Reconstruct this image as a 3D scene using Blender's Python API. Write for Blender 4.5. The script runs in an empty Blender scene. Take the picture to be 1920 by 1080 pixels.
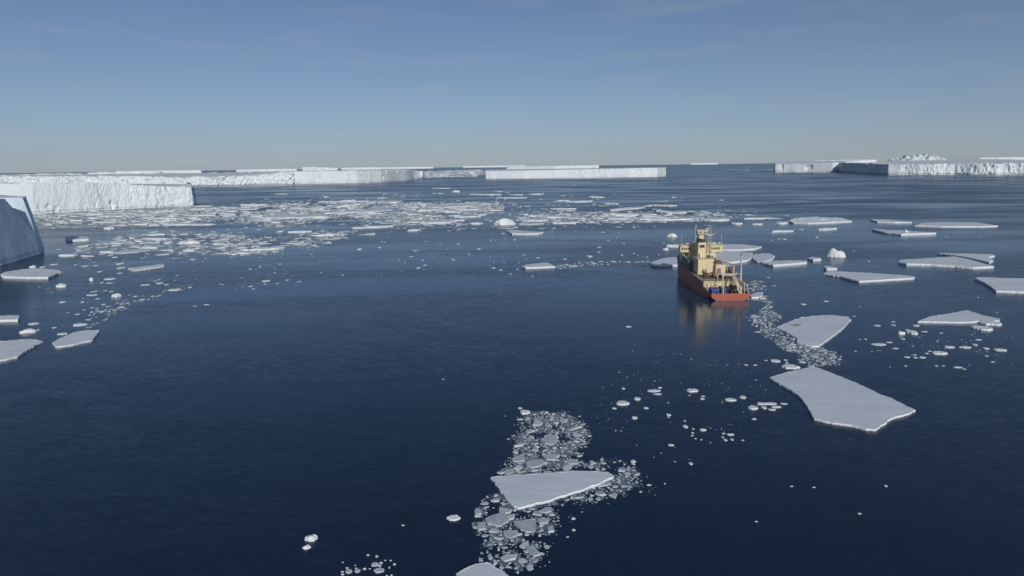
import bpy, bmesh, math, random
import numpy as np
from mathutils import Vector, Matrix, noise
from mathutils.geometry import delaunay_2d_cdt, convex_hull_2d

random.seed(7)
S = bpy.context.scene
COL = S.collection
R = math.radians

# ------------------------------------------------------------------ camera
FPX, CAMH = 1297.0, 64.0          # focal length in px of a 1920 px wide frame, drone height in metres
PITCH, ROLL = math.atan(228.8 / FPX), math.atan(0.0128)
_fw = Vector((0, math.cos(PITCH), -math.sin(PITCH)))
_u0 = Vector((0, math.sin(PITCH), math.cos(PITCH)))
_r0 = Vector((1, 0, 0))
_rt = _r0 * math.cos(ROLL) - _u0 * math.sin(ROLL)
_up = _u0 * math.cos(ROLL) + _r0 * math.sin(ROLL)
cam_d = bpy.data.cameras.new('drone_camera')
cam_d.sensor_width = 36.0
cam_d.lens = 36.0 * FPX / 1920.0
cam_d.clip_start = 1.0
cam_d.clip_end = 200000.0
cam = bpy.data.objects.new('drone_camera', cam_d)
COL.objects.link(cam)
cam.matrix_world = Matrix(((_rt.x, _up.x, -_fw.x, 0), (_rt.y, _up.y, -_fw.y, 0), (_rt.z, _up.z, -_fw.z, CAMH), (0, 0, 0, 1)))
S.camera = cam

# ------------------------------------------------------------------ world, sun, exposure
SUN_AZ, SUN_EL = math.atan2(0.24, -0.97), R(21)       # azimuth clockwise from +Y
w = bpy.data.worlds.new('World')
S.world = w
w.use_nodes = True
wn = w.node_tree
wn.nodes.clear()
sky = wn.nodes.new('ShaderNodeTexSky')
sky.sky_type = 'NISHITA'
sky.sun_disc = False
sky.sun_elevation = SUN_EL
sky.sun_rotation = SUN_AZ
sky.altitude = 1000
sky.air_density = 0.8
sky.dust_density = 0.5
sky.ozone_density = 4.5
bg = wn.nodes.new('ShaderNodeBackground')
bg.inputs['Strength'].default_value = 0.060
# thin high cloud wisps
tc = wn.nodes.new('ShaderNodeTexCoord')
mp = wn.nodes.new('ShaderNodeMapping')
mp.inputs['Scale'].default_value = (2.6, 2.6, 17.0)
cn = wn.nodes.new('ShaderNodeTexNoise')
cn.inputs['Scale'].default_value = 3.1
cn.inputs['Detail'].default_value = 5
cn.inputs['Roughness'].default_value = 0.55
cr = wn.nodes.new('ShaderNodeMapRange')
cr.inputs['From Min'].default_value = 0.50
cr.inputs['From Max'].default_value = 0.85
cr.inputs['To Min'].default_value = 0.0
cr.inputs['To Max'].default_value = 0.22
cmix = wn.nodes.new('ShaderNodeMix')
cmix.data_type = 'RGBA'
cmix.inputs[7].default_value = (5.15, 5.80, 6.75, 1)
wo = wn.nodes.new('ShaderNodeOutputWorld')
L = wn.links.new
L(tc.outputs['Generated'], mp.inputs['Vector'])
L(mp.outputs[0], cn.inputs['Vector'])
L(cn.outputs[0], cr.inputs[0])
sx = wn.nodes.new('ShaderNodeSeparateXYZ')           # thickening veil of thin haze low in the sky
L(tc.outputs['Generated'], sx.inputs[0])
vm = [wn.nodes.new('ShaderNodeMath') for _ in range(5)]
for k_, (op_, val_) in enumerate((('MULTIPLY', -9.0), ('EXPONENT', None), ('MULTIPLY', 0.56), ('ADD', 0.11), ('ADD', None))):
    vm[k_].operation = op_
    if val_ is not None: vm[k_].inputs[1].default_value = val_
ab = wn.nodes.new('ShaderNodeMath'); ab.operation = 'ABSOLUTE'
L(sx.outputs['Z'], ab.inputs[0]); L(ab.outputs[0], vm[0].inputs[0])
for k_ in range(4): L(vm[k_].outputs[0], vm[k_ + 1].inputs[0])
L(cr.outputs[0], vm[4].inputs[1])
L(vm[4].outputs[0], cmix.inputs[0])
L(sky.outputs[0], cmix.inputs[6])
L(cmix.outputs[2], bg.inputs['Color'])
L(bg.outputs[0], wo.inputs['Surface'])

sd = bpy.data.lights.new('sun', 'SUN')
sd.energy = 2.42
sd.angle = R(0.53)
sd.color = (1.0, 0.955, 0.88)
sun = bpy.data.objects.new('sun', sd)
COL.objects.link(sun)
to_sun = Vector((math.sin(SUN_AZ) * math.cos(SUN_EL), math.cos(SUN_AZ) * math.cos(SUN_EL), math.sin(SUN_EL)))
sun.rotation_euler = to_sun.to_track_quat('Z', 'Y').to_euler()

S.view_settings.view_transform = 'Standard'
S.view_settings.look = 'None'
S.view_settings.exposure = 0.05
S.view_settings.gamma = 1.0
S.view_settings.use_curve_mapping = False
S.cycles.use_denoising = True
S.cycles.max_bounces = 6


# ------------------------------------------------------------------ small helpers
def ray(px, py):
    return _fw + _rt * ((px - 960) / FPX) + _up * ((540 - py) / FPX)


def at(px, py, z=0.0):
    """ground point (height z) seen at a pixel of the 1920x1080 photograph"""
    v = ray(px, py)
    t = (z - CAMH) / v.z
    return Vector((v.x * t, v.y * t, z))


def atY(px, py, Y):
    v = ray(px, py)
    t = Y / v.y
    return Vector((v.x * t, Y, CAMH + v.z * t))


def zoomed(x0, y0, k, pts):
    return [(x0 + p[0] / k, y0 + p[1] / k) + tuple(q / k if isinstance(q, (int, float)) else q for q in p[2:]) for p in pts]


def tag(o, label=None, cat=None, group=None, kind=None):
    if label: o['label'] = label
    if cat: o['category'] = cat
    if group: o['group'] = group
    if kind: o['kind'] = kind
    return o


def empty(name, loc=(0, 0, 0), rz=0.0):
    o = bpy.data.objects.new(name, None)
    o.location = loc
    o.rotation_euler = (0, 0, rz)
    o.empty_display_size = 1
    COL.objects.link(o)
    return o


def obj_pydata(name, verts, faces, m, parent=None, smooth=False):
    me = bpy.data.meshes.new(name)
    me.from_pydata([tuple(v) for v in verts], [], faces)
    me.update()
    if smooth:
        me.polygons.foreach_set('use_smooth', [True] * len(me.polygons))
    if m is not None:
        for mm in (m if isinstance(m, (list, tuple)) else [m]):
            me.materials.append(mm)
    o = bpy.data.objects.new(name, me)
    COL.objects.link(o)
    if parent: o.parent = parent
    return o


def obj(name, bm, m, parent=None, smooth=False):
    bmesh.ops.recalc_face_normals(bm, faces=bm.faces)
    me = bpy.data.meshes.new(name)
    bm.to_mesh(me)
    bm.free()
    if smooth:
        me.polygons.foreach_set('use_smooth', [True] * len(me.polygons))
    me.materials.append(m)
    o = bpy.data.objects.new(name, me)
    COL.objects.link(o)
    if parent: o.parent = parent
    return o


def inside(poly, x, y):
    c = False
    n = len(poly)
    j = n - 1
    for i in range(n):
        xi, yi = poly[i][0], poly[i][1]
        xj, yj = poly[j][0], poly[j][1]
        if (yi > y) != (yj > y) and x < (xj - xi) * (y - yi) / (yj - yi) + xi:
            c = not c
        j = i
    return c


def area(p):
    return 0.5 * sum(p[i - 1][0] * p[i][1] - p[i][0] * p[i - 1][1] for i in range(len(p)))


def fbm(x, y, z, o=4):
    return noise.fractal(Vector((x, y, z)), 1.0, 2.0, o)


# ------------------------------------------------------------------ materials
def mat(name):
    m = bpy.data.materials.new(name)
    m.use_nodes = True
    b = m.node_tree.nodes['Principled BSDF']
    return m, m.node_tree, b


def n_(nt, t, **kw):
    n = nt.nodes.new(t)
    for k, v in kw.items():
        if k.startswith('i_'):
            n.inputs[k[2:].replace('_', ' ')].default_value = v
        else:
            setattr(n, k, v)
    return n


def m_snow(name, col_a, col_b, nscale, rough=0.75, bump=0.25, bscale=2.0, stretch=(1, 1, 1), bdist=0.15, spec=0.2):
    m, nt, b = mat(name)
    co = n_(nt, 'ShaderNodeNewGeometry')
    mp_ = n_(nt, 'ShaderNodeMapping')
    mp_.inputs['Scale'].default_value = stretch
    nt.links.new(co.outputs['Position'], mp_.inputs['Vector'])
    a = n_(nt, 'ShaderNodeTexNoise', i_Scale=nscale, i_Detail=6.0, i_Roughness=0.6)
    nt.links.new(mp_.outputs[0], a.inputs['Vector'])
    r = n_(nt, 'ShaderNodeValToRGB')
    r.color_ramp.elements[0].position = 0.32
    r.color_ramp.elements[0].color = (*col_a, 1)
    r.color_ramp.elements[1].position = 0.62
    r.color_ramp.elements[1].color = (*col_b, 1)
    nt.links.new(a.outputs[0], r.inputs[0])
    nt.links.new(r.outputs[0], b.inputs['Base Color'])
    c = n_(nt, 'ShaderNodeTexNoise', i_Scale=bscale, i_Detail=5.0, i_Roughness=0.62)
    nt.links.new(mp_.outputs[0], c.inputs['Vector'])
    bp = n_(nt, 'ShaderNodeBump', i_Strength=bump, i_Distance=bdist)
    nt.links.new(c.outputs[0], bp.inputs['Height'])
    nt.links.new(bp.outputs[0], b.inputs['Normal'])
    b.inputs['Roughness'].default_value = rough
    b.inputs['Specular IOR Level'].default_value = spec
    return m


M = {}
M['snow'] = m_snow('floe_snow', (0.70, 0.77, 0.83), (0.82, 0.865, 0.90), 0.10, bump=0.28, bscale=0.7, stretch=(0.45, 1, 1), bdist=0.3)
M['ice'] = m_snow('chunk_ice', (0.70, 0.77, 0.80), (0.86, 0.88, 0.89), 0.8, rough=0.5, bump=0.4, bscale=3.0)
M['cliff'] = m_snow('berg_cliff', (0.68, 0.76, 0.81), (0.80, 0.85, 0.88), 0.03, rough=0.8, bump=0.7, bscale=0.16, stretch=(1, 1, 0.25), bdist=1.4)
M['skylit_blue'] = m_snow('berg_skylit_blue', (0.61, 0.75, 0.87), (0.70, 0.805, 0.89), 0.05, rough=0.75, bump=0.6, bscale=0.22, stretch=(1, 1, 0.5), bdist=1.2)  # white ice tinted blue: skylight on the shaded cliff painted into the colour
M['plateau'] = m_snow('berg_snow', (0.78, 0.81, 0.84), (0.85, 0.87, 0.885), 0.004, bump=0.3, bscale=0.02, bdist=1.5)


def m_brash():
    m, nt, b = mat('brash')
    g = n_(nt, 'ShaderNodeNewGeometry')
    r = n_(nt, 'ShaderNodeValToRGB')
    e = r.color_ramp.elements
    e[0].position = 0.0; e[0].color = (0.31, 0.38, 0.41, 1)
    e[1].position = 0.92; e[1].color = (0.84, 0.87, 0.885, 1)
    k = e.new(0.55); k.color = (0.56, 0.62, 0.65, 1)
    nt.links.new(g.outputs['Random Per Island'], r.inputs[0])
    nt.links.new(r.outputs[0], b.inputs['Base Color'])
    b.inputs['Roughness'].default_value = 0.55
    return m


M['plate'] = m_snow('plate_ice', (0.44, 0.505, 0.545), (0.60, 0.65, 0.68), 0.9, bump=0.3, bscale=2.5, rough=0.6)
M['brash'] = m_brash()
M['slush'] = m_snow('slush', (0.10, 0.15, 0.175), (0.20, 0.255, 0.275), 0.35, rough=0.35, bump=0.3, bscale=2.5, spec=0.4)

M['paleslush'] = m_snow('pale_slush', (0.24, 0.30, 0.325), (0.44, 0.49, 0.50), 0.02, rough=0.5, bump=0.3, bscale=0.5, spec=0.4)


def m_paint(name, col, rough=0.5, var=0.12, metal=0.0):
    m, nt, b = mat(name)
    g = n_(nt, 'ShaderNodeTexCoord')
    a = n_(nt, 'ShaderNodeTexNoise', i_Scale=0.9, i_Detail=6.0, i_Roughness=0.65)
    nt.links.new(g.outputs['Object'], a.inputs['Vector'])
    r = n_(nt, 'ShaderNodeValToRGB')
    r.color_ramp.elements[0].position = 0.3
    r.color_ramp.elements[1].position = 0.65
    r.color_ramp.elements[0].color = (*[c * (1 - var * 2) for c in col], 1)
    r.color_ramp.elements[1].color = (*col, 1)
    nt.links.new(a.outputs[0], r.inputs[0])
    nt.links.new(r.outputs[0], b.inputs['Base Color'])
    b.inputs['Roughness'].default_value = rough
    b.inputs['Metallic'].default_value = metal
    return m


M['hull'] = m_paint('hull_red', (0.47, 0.125, 0.075), 0.42, 0.17)
M['boot'] = m_paint('hull_bottom', (0.16, 0.035, 0.03))
M['cream'] = m_paint('cream_paint', (0.78, 0.66, 0.40), var=0.08)
M['cream2'] = m_paint('pale_cream', (0.70, 0.645, 0.49), var=0.06)
M['shade_teal'] = m_paint('shade_teal_grey', (0.12, 0.165, 0.17), var=0.1)  # tone of shade as a colour, for the added port side box
M['deck'] = m_paint('deck_paint', (0.24, 0.20, 0.15), 0.8)
M['deckg'] = m_paint('deck_green', (0.26, 0.25, 0.17), 0.8)
M['dark'] = m_paint('dark_steel', (0.035, 0.03, 0.028), 0.6)
M['glass'] = m_paint('window_glass', (0.02, 0.024, 0.03), 0.12)
M['white'] = m_paint('white_paint', (0.80, 0.79, 0.74), 0.4, 0.04)
M['blue'] = m_paint('container_blue', (0.05, 0.10, 0.42), 0.5)
M['mauve'] = m_paint('mauve_cover', (0.30, 0.20, 0.22), 0.8)
M['brown'] = m_paint('rust_brown', (0.20, 0.085, 0.05), 0.75)
M['pink'] = m_paint('faded_pink', (0.62, 0.34, 0.27), 0.6)
M['mastg'] = m_paint('mast_grey', (0.42, 0.43, 0.36), 0.5)
M['olive'] = m_paint('olive_steel', (0.22, 0.18, 0.09), 0.6)
M['black'] = m_paint('black_feathers', (0.02, 0.02, 0.025), 0.6)


def m_water():
    m, nt, b = mat('sea_water')
    Ln = nt.links.new
    g = n_(nt, 'ShaderNodeNewGeometry')

    def slopes(sx, sy, rot, scale, detail, rough=0.5):
        mp_ = n_(nt, 'ShaderNodeMapping')
        mp_.inputs['Scale'].default_value = (sx, sy, 1)
        mp_.inputs['Rotation'].default_value = (0, 0, rot)
        Ln(g.outputs['Position'], mp_.inputs['Vector'])
        t = n_(nt, 'ShaderNodeTexNoise', i_Scale=scale, i_Detail=detail, i_Roughness=rough)
        Ln(mp_.outputs[0], t.inputs['Vector'])
        s = n_(nt, 'ShaderNodeVectorMath', operation='SUBTRACT')
        s.inputs[1].default_value = (0.5, 0.5, 0.5)
        Ln(t.outputs['Color'], s.inputs[0])
        return s

    def scaled(v, x, y):
        s = n_(nt, 'ShaderNodeVectorMath', operation='MULTIPLY')
        s.inputs[1].default_value = (x, y, 0)
        Ln(v.outputs[0], s.inputs[0])
        return s

    def scalar_noise(sx, sy, rot, scale, detail, lo, hi, a, c):
        mp_ = n_(nt, 'ShaderNodeMapping')
        mp_.inputs['Scale'].default_value = (sx, sy, 1)
        mp_.inputs['Rotation'].default_value = (0, 0, rot)
        Ln(g.outputs['Position'], mp_.inputs['Vector'])
        t = n_(nt, 'ShaderNodeTexNoise', i_Scale=scale, i_Detail=detail, i_Roughness=0.55)
        t.inputs['Distortion'].default_value = 0.6
        Ln(mp_.outputs[0], t.inputs['Vector'])
        r = n_(nt, 'ShaderNodeMapRange', interpolation_type='SMOOTHSTEP')
        r.inputs['From Min'].default_value = lo
        r.inputs['From Max'].default_value = hi
        r.inputs['To Min'].default_value = a
        r.inputs['To Max'].default_value = c
        Ln(t.outputs[0], r.inputs[0])
        return r

    a = scaled(slopes(0.35, 1.0, R(-8), 1.0, 3.0, 0.6), 0.14, 0.32)      # wind ripples
    c = scaled(slopes(0.5, 1.0, R(12), 0.13, 2.0), 0.05, 0.10)            # longer wavelets
    add = n_(nt, 'ShaderNodeVectorMath', operation='ADD')
    Ln(a.outputs[0], add.inputs[0]); Ln(c.outputs[0], add.inputs[1])
    # slicks: calm streaks where the ripples die down
    s1 = scalar_noise(0.32, 1.0, R(6), 0.011, 4.0, 0.43, 0.62, 1.0, 0.42)
    s2 = scalar_noise(0.22, 1.0, R(-4), 0.0045, 3.0, 0.40, 0.64, 1.0, 0.66)
    mu = n_(nt, 'ShaderNodeMath', operation='MULTIPLY')
    Ln(s1.outputs[0], mu.inputs[0]); Ln(s2.outputs[0], mu.inputs[1])
    # the lee of the ship is calmer
    d = n_(nt, 'ShaderNodeVectorMath', operation='DISTANCE')
    d.inputs[1].default_value = (95, 295, 0)
    Ln(g.outputs['Position'], d.inputs[0])
    dr = n_(nt, 'ShaderNodeMapRange', interpolation_type='SMOOTHSTEP')
    dr.inputs['From Min'].default_value = 45
    dr.inputs['From Max'].default_value = 130
    dr.inputs['To Min'].default_value = 0.42
    dr.inputs['To Max'].default_value = 1.0
    Ln(d.outputs['Value'], dr.inputs[0])
    # wind lanes: fresher in the near water and far out, quieter between the ice
    sp = n_(nt, 'ShaderNodeSeparateXYZ')
    Ln(g.outputs['Position'], sp.inputs[0])
    y0 = n_(nt, 'ShaderNodeMapRange', interpolation_type='SMOOTHSTEP')
    for k_, v_ in zip(('From Min', 'From Max', 'To Min', 'To Max'), (120, 230, 1.0, 0.70)): y0.inputs[k_].default_value = v_
    y1 = n_(nt, 'ShaderNodeMapRange', interpolation_type='SMOOTHSTEP')
    for k_, v_ in zip(('From Min', 'From Max', 'To Min', 'To Max'), (480, 1100, 1.0, 1.42)): y1.inputs[k_].default_value = v_
    Ln(sp.outputs['Y'], y0.inputs[0]); Ln(sp.outputs['Y'], y1.inputs[0])
    m3 = n_(nt, 'ShaderNodeMath', operation='MULTIPLY')
    Ln(y0.outputs[0], m3.inputs[0]); Ln(y1.outputs[0], m3.inputs[1])
    m4 = n_(nt, 'ShaderNodeMath', operation='MULTIPLY')
    Ln(mu.outputs[0], m4.inputs[0]); Ln(m3.outputs[0], m4.inputs[1])
    mu2 = n_(nt, 'ShaderNodeMath', operation='MULTIPLY')
    Ln(m4.outputs[0], mu2.inputs[0]); Ln(dr.outputs[0], mu2.inputs[1])
    sc = n_(nt, 'ShaderNodeVectorMath', operation='SCALE')
    Ln(add.outputs[0], sc.inputs[0]); Ln(mu2.outputs[0], sc.inputs['Scale'])
    up = n_(nt, 'ShaderNodeVectorMath', operation='ADD')
    up.inputs[1].default_value = (0, 0, 1)
    Ln(sc.outputs[0], up.inputs[0])
    nm = n_(nt, 'ShaderNodeVectorMath', operation='NORMALIZE')
    Ln(up.outputs[0], nm.inputs[0])
    Ln(nm.outputs[0], b.inputs['Normal'])
    # grease ice film in the slicks; with distance, bluer sky light painted into the colour
    f1 = n_(nt, 'ShaderNodeMapRange')
    for k_, v_ in zip(('From Min', 'From Max', 'To Min', 'To Max'), (0.42, 1.0, 1.0, 0.30)): f1.inputs[k_].default_value = v_
    Ln(s1.outputs[0], f1.inputs[0])
    f2 = n_(nt, 'ShaderNodeMapRange', interpolation_type='SMOOTHSTEP')
    for k_, v_ in zip(('From Min', 'From Max', 'To Min', 'To Max'), (150, 420, 0.0, 1.0)): f2.inputs[k_].default_value = v_
    Ln(sp.outputs['Y'], f2.inputs[0])
    f3 = n_(nt, 'ShaderNodeMath', operation='MULTIPLY')
    Ln(f1.outputs[0], f3.inputs[0]); Ln(f2.outputs[0], f3.inputs[1])
    cm_ = n_(nt, 'ShaderNodeMix', data_type='RGBA')
    cm_.inputs[6].default_value = (0.0095, 0.0250, 0.058, 1)
    cm_.inputs[7].default_value = (0.0080, 0.0520, 0.115, 1)
    Ln(f3.outputs[0], cm_.inputs[0])
    Ln(cm_.outputs[2], b.inputs['Base Color'])
    rr = n_(nt, 'ShaderNodeMapRange')
    rr.inputs['From Min'].default_value = 0.15
    rr.inputs['From Max'].default_value = 1.0
    rr.inputs['To Min'].default_value = 0.14
    rr.inputs['To Max'].default_value = 0.31
    Ln(mu2.outputs[0], rr.inputs[0])
    Ln(rr.outputs[0], b.inputs['Roughness'])
    b.inputs['IOR'].default_value = 1.333
    return m


M['water'] = m_water()


# ------------------------------------------------------------------ the sea
def sea():
    n = 96
    rad = [0, 60, 150, 400, 1000, 3000, 9000, 25000, 70000]
    v = [(0, 300, 0)]
    f = []
    for r in rad[1:]:
        for k in range(n):
            a = 2 * math.pi * k / n
            v.append((r * math.cos(a), 300 + r * math.sin(a), 0))
    for k in range(n):
        f.append((0, 1 + k, 1 + (k + 1) % n))
    for i in range(len(rad) - 2):
        for k in range(n):
            p = 1 + i * n
            f.append((p + k, p + n + k, p + n + (k + 1) % n, p + (k + 1) % n))
    o = obj_pydata('sea', v, f, M['water'])
    tag(o, kind='structure', label='dark blue sea with wind ripples and calm slicks')


sea()


# ------------------------------------------------------------------ icebergs
def resample(pts, step, closed=True):
    out = []
    n = len(pts)
    for i in range(n if closed else n - 1):
        a, b = pts[i], pts[(i + 1) % n]
        d = math.hypot(b[0] - a[0], b[1] - a[1])
        k = max(1, int(round(d / step)))
        for j in range(k):
            t = j / k
            out.append(tuple(a[q] + (b[q] - a[q]) * t for q in range(len(a))))
    return out


def normals2(p):
    n = len(p)
    out = []
    for i in range(n):
        a, b = p[i - 1], p[(i + 1) % n]
        dx, dy = b[0] - a[0], b[1] - a[1]
        l = math.hypot(dx, dy) or 1
        out.append((dy / l, -dx / l))          # outward for counter-clockwise outlines
    return out


def fill_faces(pts, extra, base):
    """triangulate the closed ring pts plus inner points; returns (new verts xy, faces by index)"""
    vs = [Vector((p[0], p[1])) for p in pts] + [Vector((p[0], p[1])) for p in extra]
    n = len(pts)
    r = delaunay_2d_cdt(vs, [(i, (i + 1) % n) for i in range(n)], [], 1, 1e-4)
    return r


TABULAR = []


def iceberg(name, label, outline, amp=3.0, step=6.0, rows=10, lam=14.0, seed=0, group='icebergs along the horizon', dome=0.0, rim=1.2, fine=0.35, cat='iceberg', batter=0.0, top_noise=1.0, inner=40, dent=None, cm='cliff', calm=0.12, calf=None, crack=0.0):
    """outline: list of (x, y, height) - a flat-topped berg with fluted, cracked cliffs"""
    if area(outline) < 0: outline = outline[::-1]
    P = resample(outline, step)
    N = normals2(P)
    n = len(P)
    # smooth normals
    for _ in range(2):
        N = [((N[i - 1][0] + 2 * N[i][0] + N[(i + 1) % n][0]), (N[i - 1][1] + 2 * N[i][1] + N[(i + 1) % n][1])) for i in range(n)]
        N = [(a / (math.hypot(a, b) or 1), b / (math.hypot(a, b) or 1)) for a, b in N]
    so = seed * 17.3
    V, F = [], []
    for j in range(rows + 1):
        t = j / rows
        for i in range(n):
            x, y, h = P[i]
            hh = h + rim * fbm(x / lam + so, y / lam, 5.0, 3)
            z = -2.0 + (hh + 2.0) * t
            q = Vector((x / lam + so, y / lam, z / (lam * 3.0)))
            cal = min(1.0, max(calm, 0.55 + 1.5 * noise.noise(Vector((x / (lam * 7) + so, y / (lam * 7), 6.1)))))       # calm, freshly calved stretches
            if calf: cal = calf(x, y)
            d = cal * amp * (0.9 - 1.6 * abs(noise.noise(q))) * (0.55 + 0.6 * noise.noise(Vector((x / (lam * 6) + so, y / (lam * 6), 3.3))))
            d += amp * 0.8 * noise.noise(Vector((x / (lam * 4) + so, y / (lam * 4), 1.0)))
            d += cal * fine * amp * fbm(x / (lam * (0.22 + 0.25 * cal)) + so, y / (lam * (0.22 + 0.25 * cal)), z / (lam * 0.6), 3)
            d -= amp * 1.6 * max(0.0, noise.noise(Vector((x / (lam * 1.1) + so, y / (lam * 1.1), z / (lam * 1.8) + 20))) - 0.42) * 3.0   # caves and fallen blocks
            if crack: d -= cal * crack * max(0.0, 0.10 - abs(noise.noise(Vector((x / (lam * 0.8) + so * 2 + z / (lam * 4), y / (lam * 0.8), z / (lam * 5)))))) * 10 * max(0.0, 0.3 + noise.noise(Vector((x / (lam * 1.7), y / (lam * 1.7) + so, z / (lam * 2)))))
            # slumps: some columns lean out at the foot
            k = noise.noise(Vector((x / (lam * 2.2) + so, y / (lam * 2.2), 9.0)))
            d += amp * max(0, k) * 1.6 * (1 - t) + batter * (1 - t)
            if t < 0.12: d -= amp * 0.25
            if dent: d -= dent(x, y, z)
            V.append((x + N[i][0] * d, y + N[i][1] * d, z))
    for j in range(rows):
        for i in range(n):
            a, b = j * n + i, j * n + (i + 1) % n
            F.append((a, b, b + n, a + n))
    top = V[rows * n:]
    # plateau
    xs = [p[0] for p in top]; ys = [p[1] for p in top]
    x0, x1, y0, y1 = min(xs), max(xs), min(ys), max(ys)
    rnd = random.Random(seed)
    ex = []
    k = 0
    mn = min(x1 - x0, y1 - y0)
    while len(ex) < inner and k < 4000:
        k += 1
        x, y = rnd.uniform(x0, x1), rnd.uniform(y0, y1)
        if inside(top, x, y): ex.append((x, y))
    r = fill_faces(top, ex, 0)
    cx, cy = (x0 + x1) / 2, (y0 + y1) / 2
    hm = sum(p[2] for p in P) / n
    base = len(V)
    for vi, p in enumerate(r[0]):
        src = r[3][vi]
        if src and src[0] < n:
            V.append(top[src[0]])
        else:
            # height: blend the rim heights near the point
            ws = hs = 0
            for q in P[::max(1, n // 60)]:
                ww = 1 / ((q[0] - p.x) ** 2 + (q[1] - p.y) ** 2 + 1)
                ws += ww; hs += ww * q[2]
            V.append((p.x, p.y, hs / ws + dome * 0.6 + top_noise * fbm(p.x / 90 + so, p.y / 90, 0, 3)))
    nw = len(F)
    for f in r[2]:
        F.append(tuple(base + q for q in f))
    o = obj_pydata(name, V, F, [M[cm], M['plateau']])
    mi = np.zeros(len(F), dtype=np.int32)
    mi[nw:] = 1
    o.data.polygons.foreach_set('material_index', mi)
    # weld the rim
    bm = bmesh.new(); bm.from_mesh(o.data)
    bmesh.ops.remove_doubles(bm, verts=bm.verts, dist=0.02)
    bmesh.ops.recalc_face_normals(bm, faces=bm.faces)
    bm.to_mesh(o.data); bm.free()
    tag(o, label, cat, group)
    return o


def G(px, py, h):
    p = at(px, py)
    return (p.x, p.y, h)


def front_back(front, depth, hb=None, skew=0.0):
    """front: (px, py of the waterline, height) from left to right; closes the outline behind it"""
    f = [G(*q) for q in front]
    b = []
    for q in (f[-1], f[0]):
        l = math.hypot(q[0], q[1])
        b.append((q[0] * (1 + depth / l) + skew, q[1] * (1 + depth / l), q[2] if hb is None else hb))
    return f + b


# the near berg at the left edge: its cliff faces away from the sun
nb = [(-480, 395, 46), (-362, 464, 45.5), (-373, 505, 45), (-388, 556, 44), (-402, 578, 44), (-490, 640, 46), (-620, 600, 46)]


def ramp(x, y, z):
    """a snow ramp cut into the cliff top near the far end of the near berg"""
    if not 524 < y < 551 or x < -420: return 0.0
    u = (y - 524) / 27
    return max(0.0, z - (43.5 - 27 * u)) * 0.95 * min(1, (551 - y) / 2.5)


NEAR_BERG = iceberg('iceberg', 'iceberg at the left edge with a smooth blue cliff in shade, nearest of all', nb, amp=1.4, step=3.0, rows=16, lam=26, seed=3, fine=0.18, rim=0.8, batter=9.0, inner=60, dent=ramp, cm='skylit_blue')

iceberg('iceberg', 'broad white ice shelf cliff behind the shaded blue berg at left',
        front_back([(-160, 406, 49), (66, 401, 47.5), (150, 396.5, 46), (240, 391.5, 42), (300, 388.8, 37), (362, 386.3, 34.5)], 240, None, 0),
        amp=4.0, step=1.5, rows=24, lam=12, seed=11, rim=1.8, fine=0.45, inner=220, crack=3.4,
        calf=lambda x, y: 0.22 + 0.7 * min(1.0, max(0.0, (x + 720) / 90)))
iceberg('iceberg', 'long crumbling ice cliff in the left distance behind the broad shelf',
        front_back([(-300, 352, 50), (60, 350, 46), (200, 349.5, 44), (330, 349, 36), (400, 348, 35), (470, 346.5, 38), (548, 345, 50)], 700, 48, -100),
        amp=15, step=4, rows=14, lam=24, seed=21, rim=7, fine=0.6, inner=160, calm=0.7, crack=9)
iceberg('iceberg', 'smooth faced flat berg in the left distance beside the crumbling cliff',
        front_back([(549, 344.6, 52), (590, 344.2, 53), (670, 343.2, 53), (715, 341.4, 52), (760, 338.5, 50), (781, 336, 49)], 900, 52, -100),
        amp=5, step=5, rows=12, lam=24, seed=31, rim=1.5, fine=0.5, inner=80)
iceberg('iceberg', 'low sloping rubble berg right of the smooth flat berg, left of the open water',
        front_back([(779, 334, 40), (792, 333.5, 42), (806, 332.3, 30), (826, 331, 12), (842, 330, 4)], 350, 14),
        amp=9, step=7, rows=6, lam=20, seed=33, rim=6, inner=30)
iceberg('iceberg', 'isolated flat-topped berg in the middle of the horizon',
        front_back([(911, 335.4, 39), (980, 334.8, 40), (1080, 333.6, 42), (1180, 332.4, 44), (1231, 331.6, 45), (1247, 330.3, 45)], 700, 44),
        amp=5, step=7, rows=10, lam=26, seed=41, rim=1.2, fine=0.5, inner=90)
iceberg('iceberg', 'second flat berg just behind the isolated berg in mid horizon',
        front_back([(950, 325, 58), (1040, 324.2, 60), (1122, 323, 62)], 900, 60, 0),
        amp=6, step=14, rows=6, lam=40, seed=43, inner=40)
iceberg('iceberg', 'white berg at right rising from its low left end, left of the shaded blue cliff',
        front_back([(1453, 323.6, 54), (1500, 323.4, 54), (1560, 323.2, 58), (1600, 322.2, 66), (1640, 321, 72)], 1500, 72),
        amp=8, step=9, rows=10, lam=36, seed=51, rim=2.5, fine=0.5, inner=80)
iceberg('iceberg', 'long white berg at the right edge with a blue shaded end cliff',
        [G(1607, 324.6, 56)[:2] + (56,), G(1622, 325.4, 53), G(1640, 326.3, 51), G(1666, 327.7, 49), G(1720, 327.6, 48), G(1790, 327.2, 46), G(1850, 327.2, 47), G(1925, 326.8, 48), G(2100, 326, 48), (4200, 6200, 70), (2600, 6600, 72)],
        amp=13, step=6, rows=12, lam=30, seed=53, rim=6, fine=0.5, inner=120, calm=0.45, crack=7)


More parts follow.
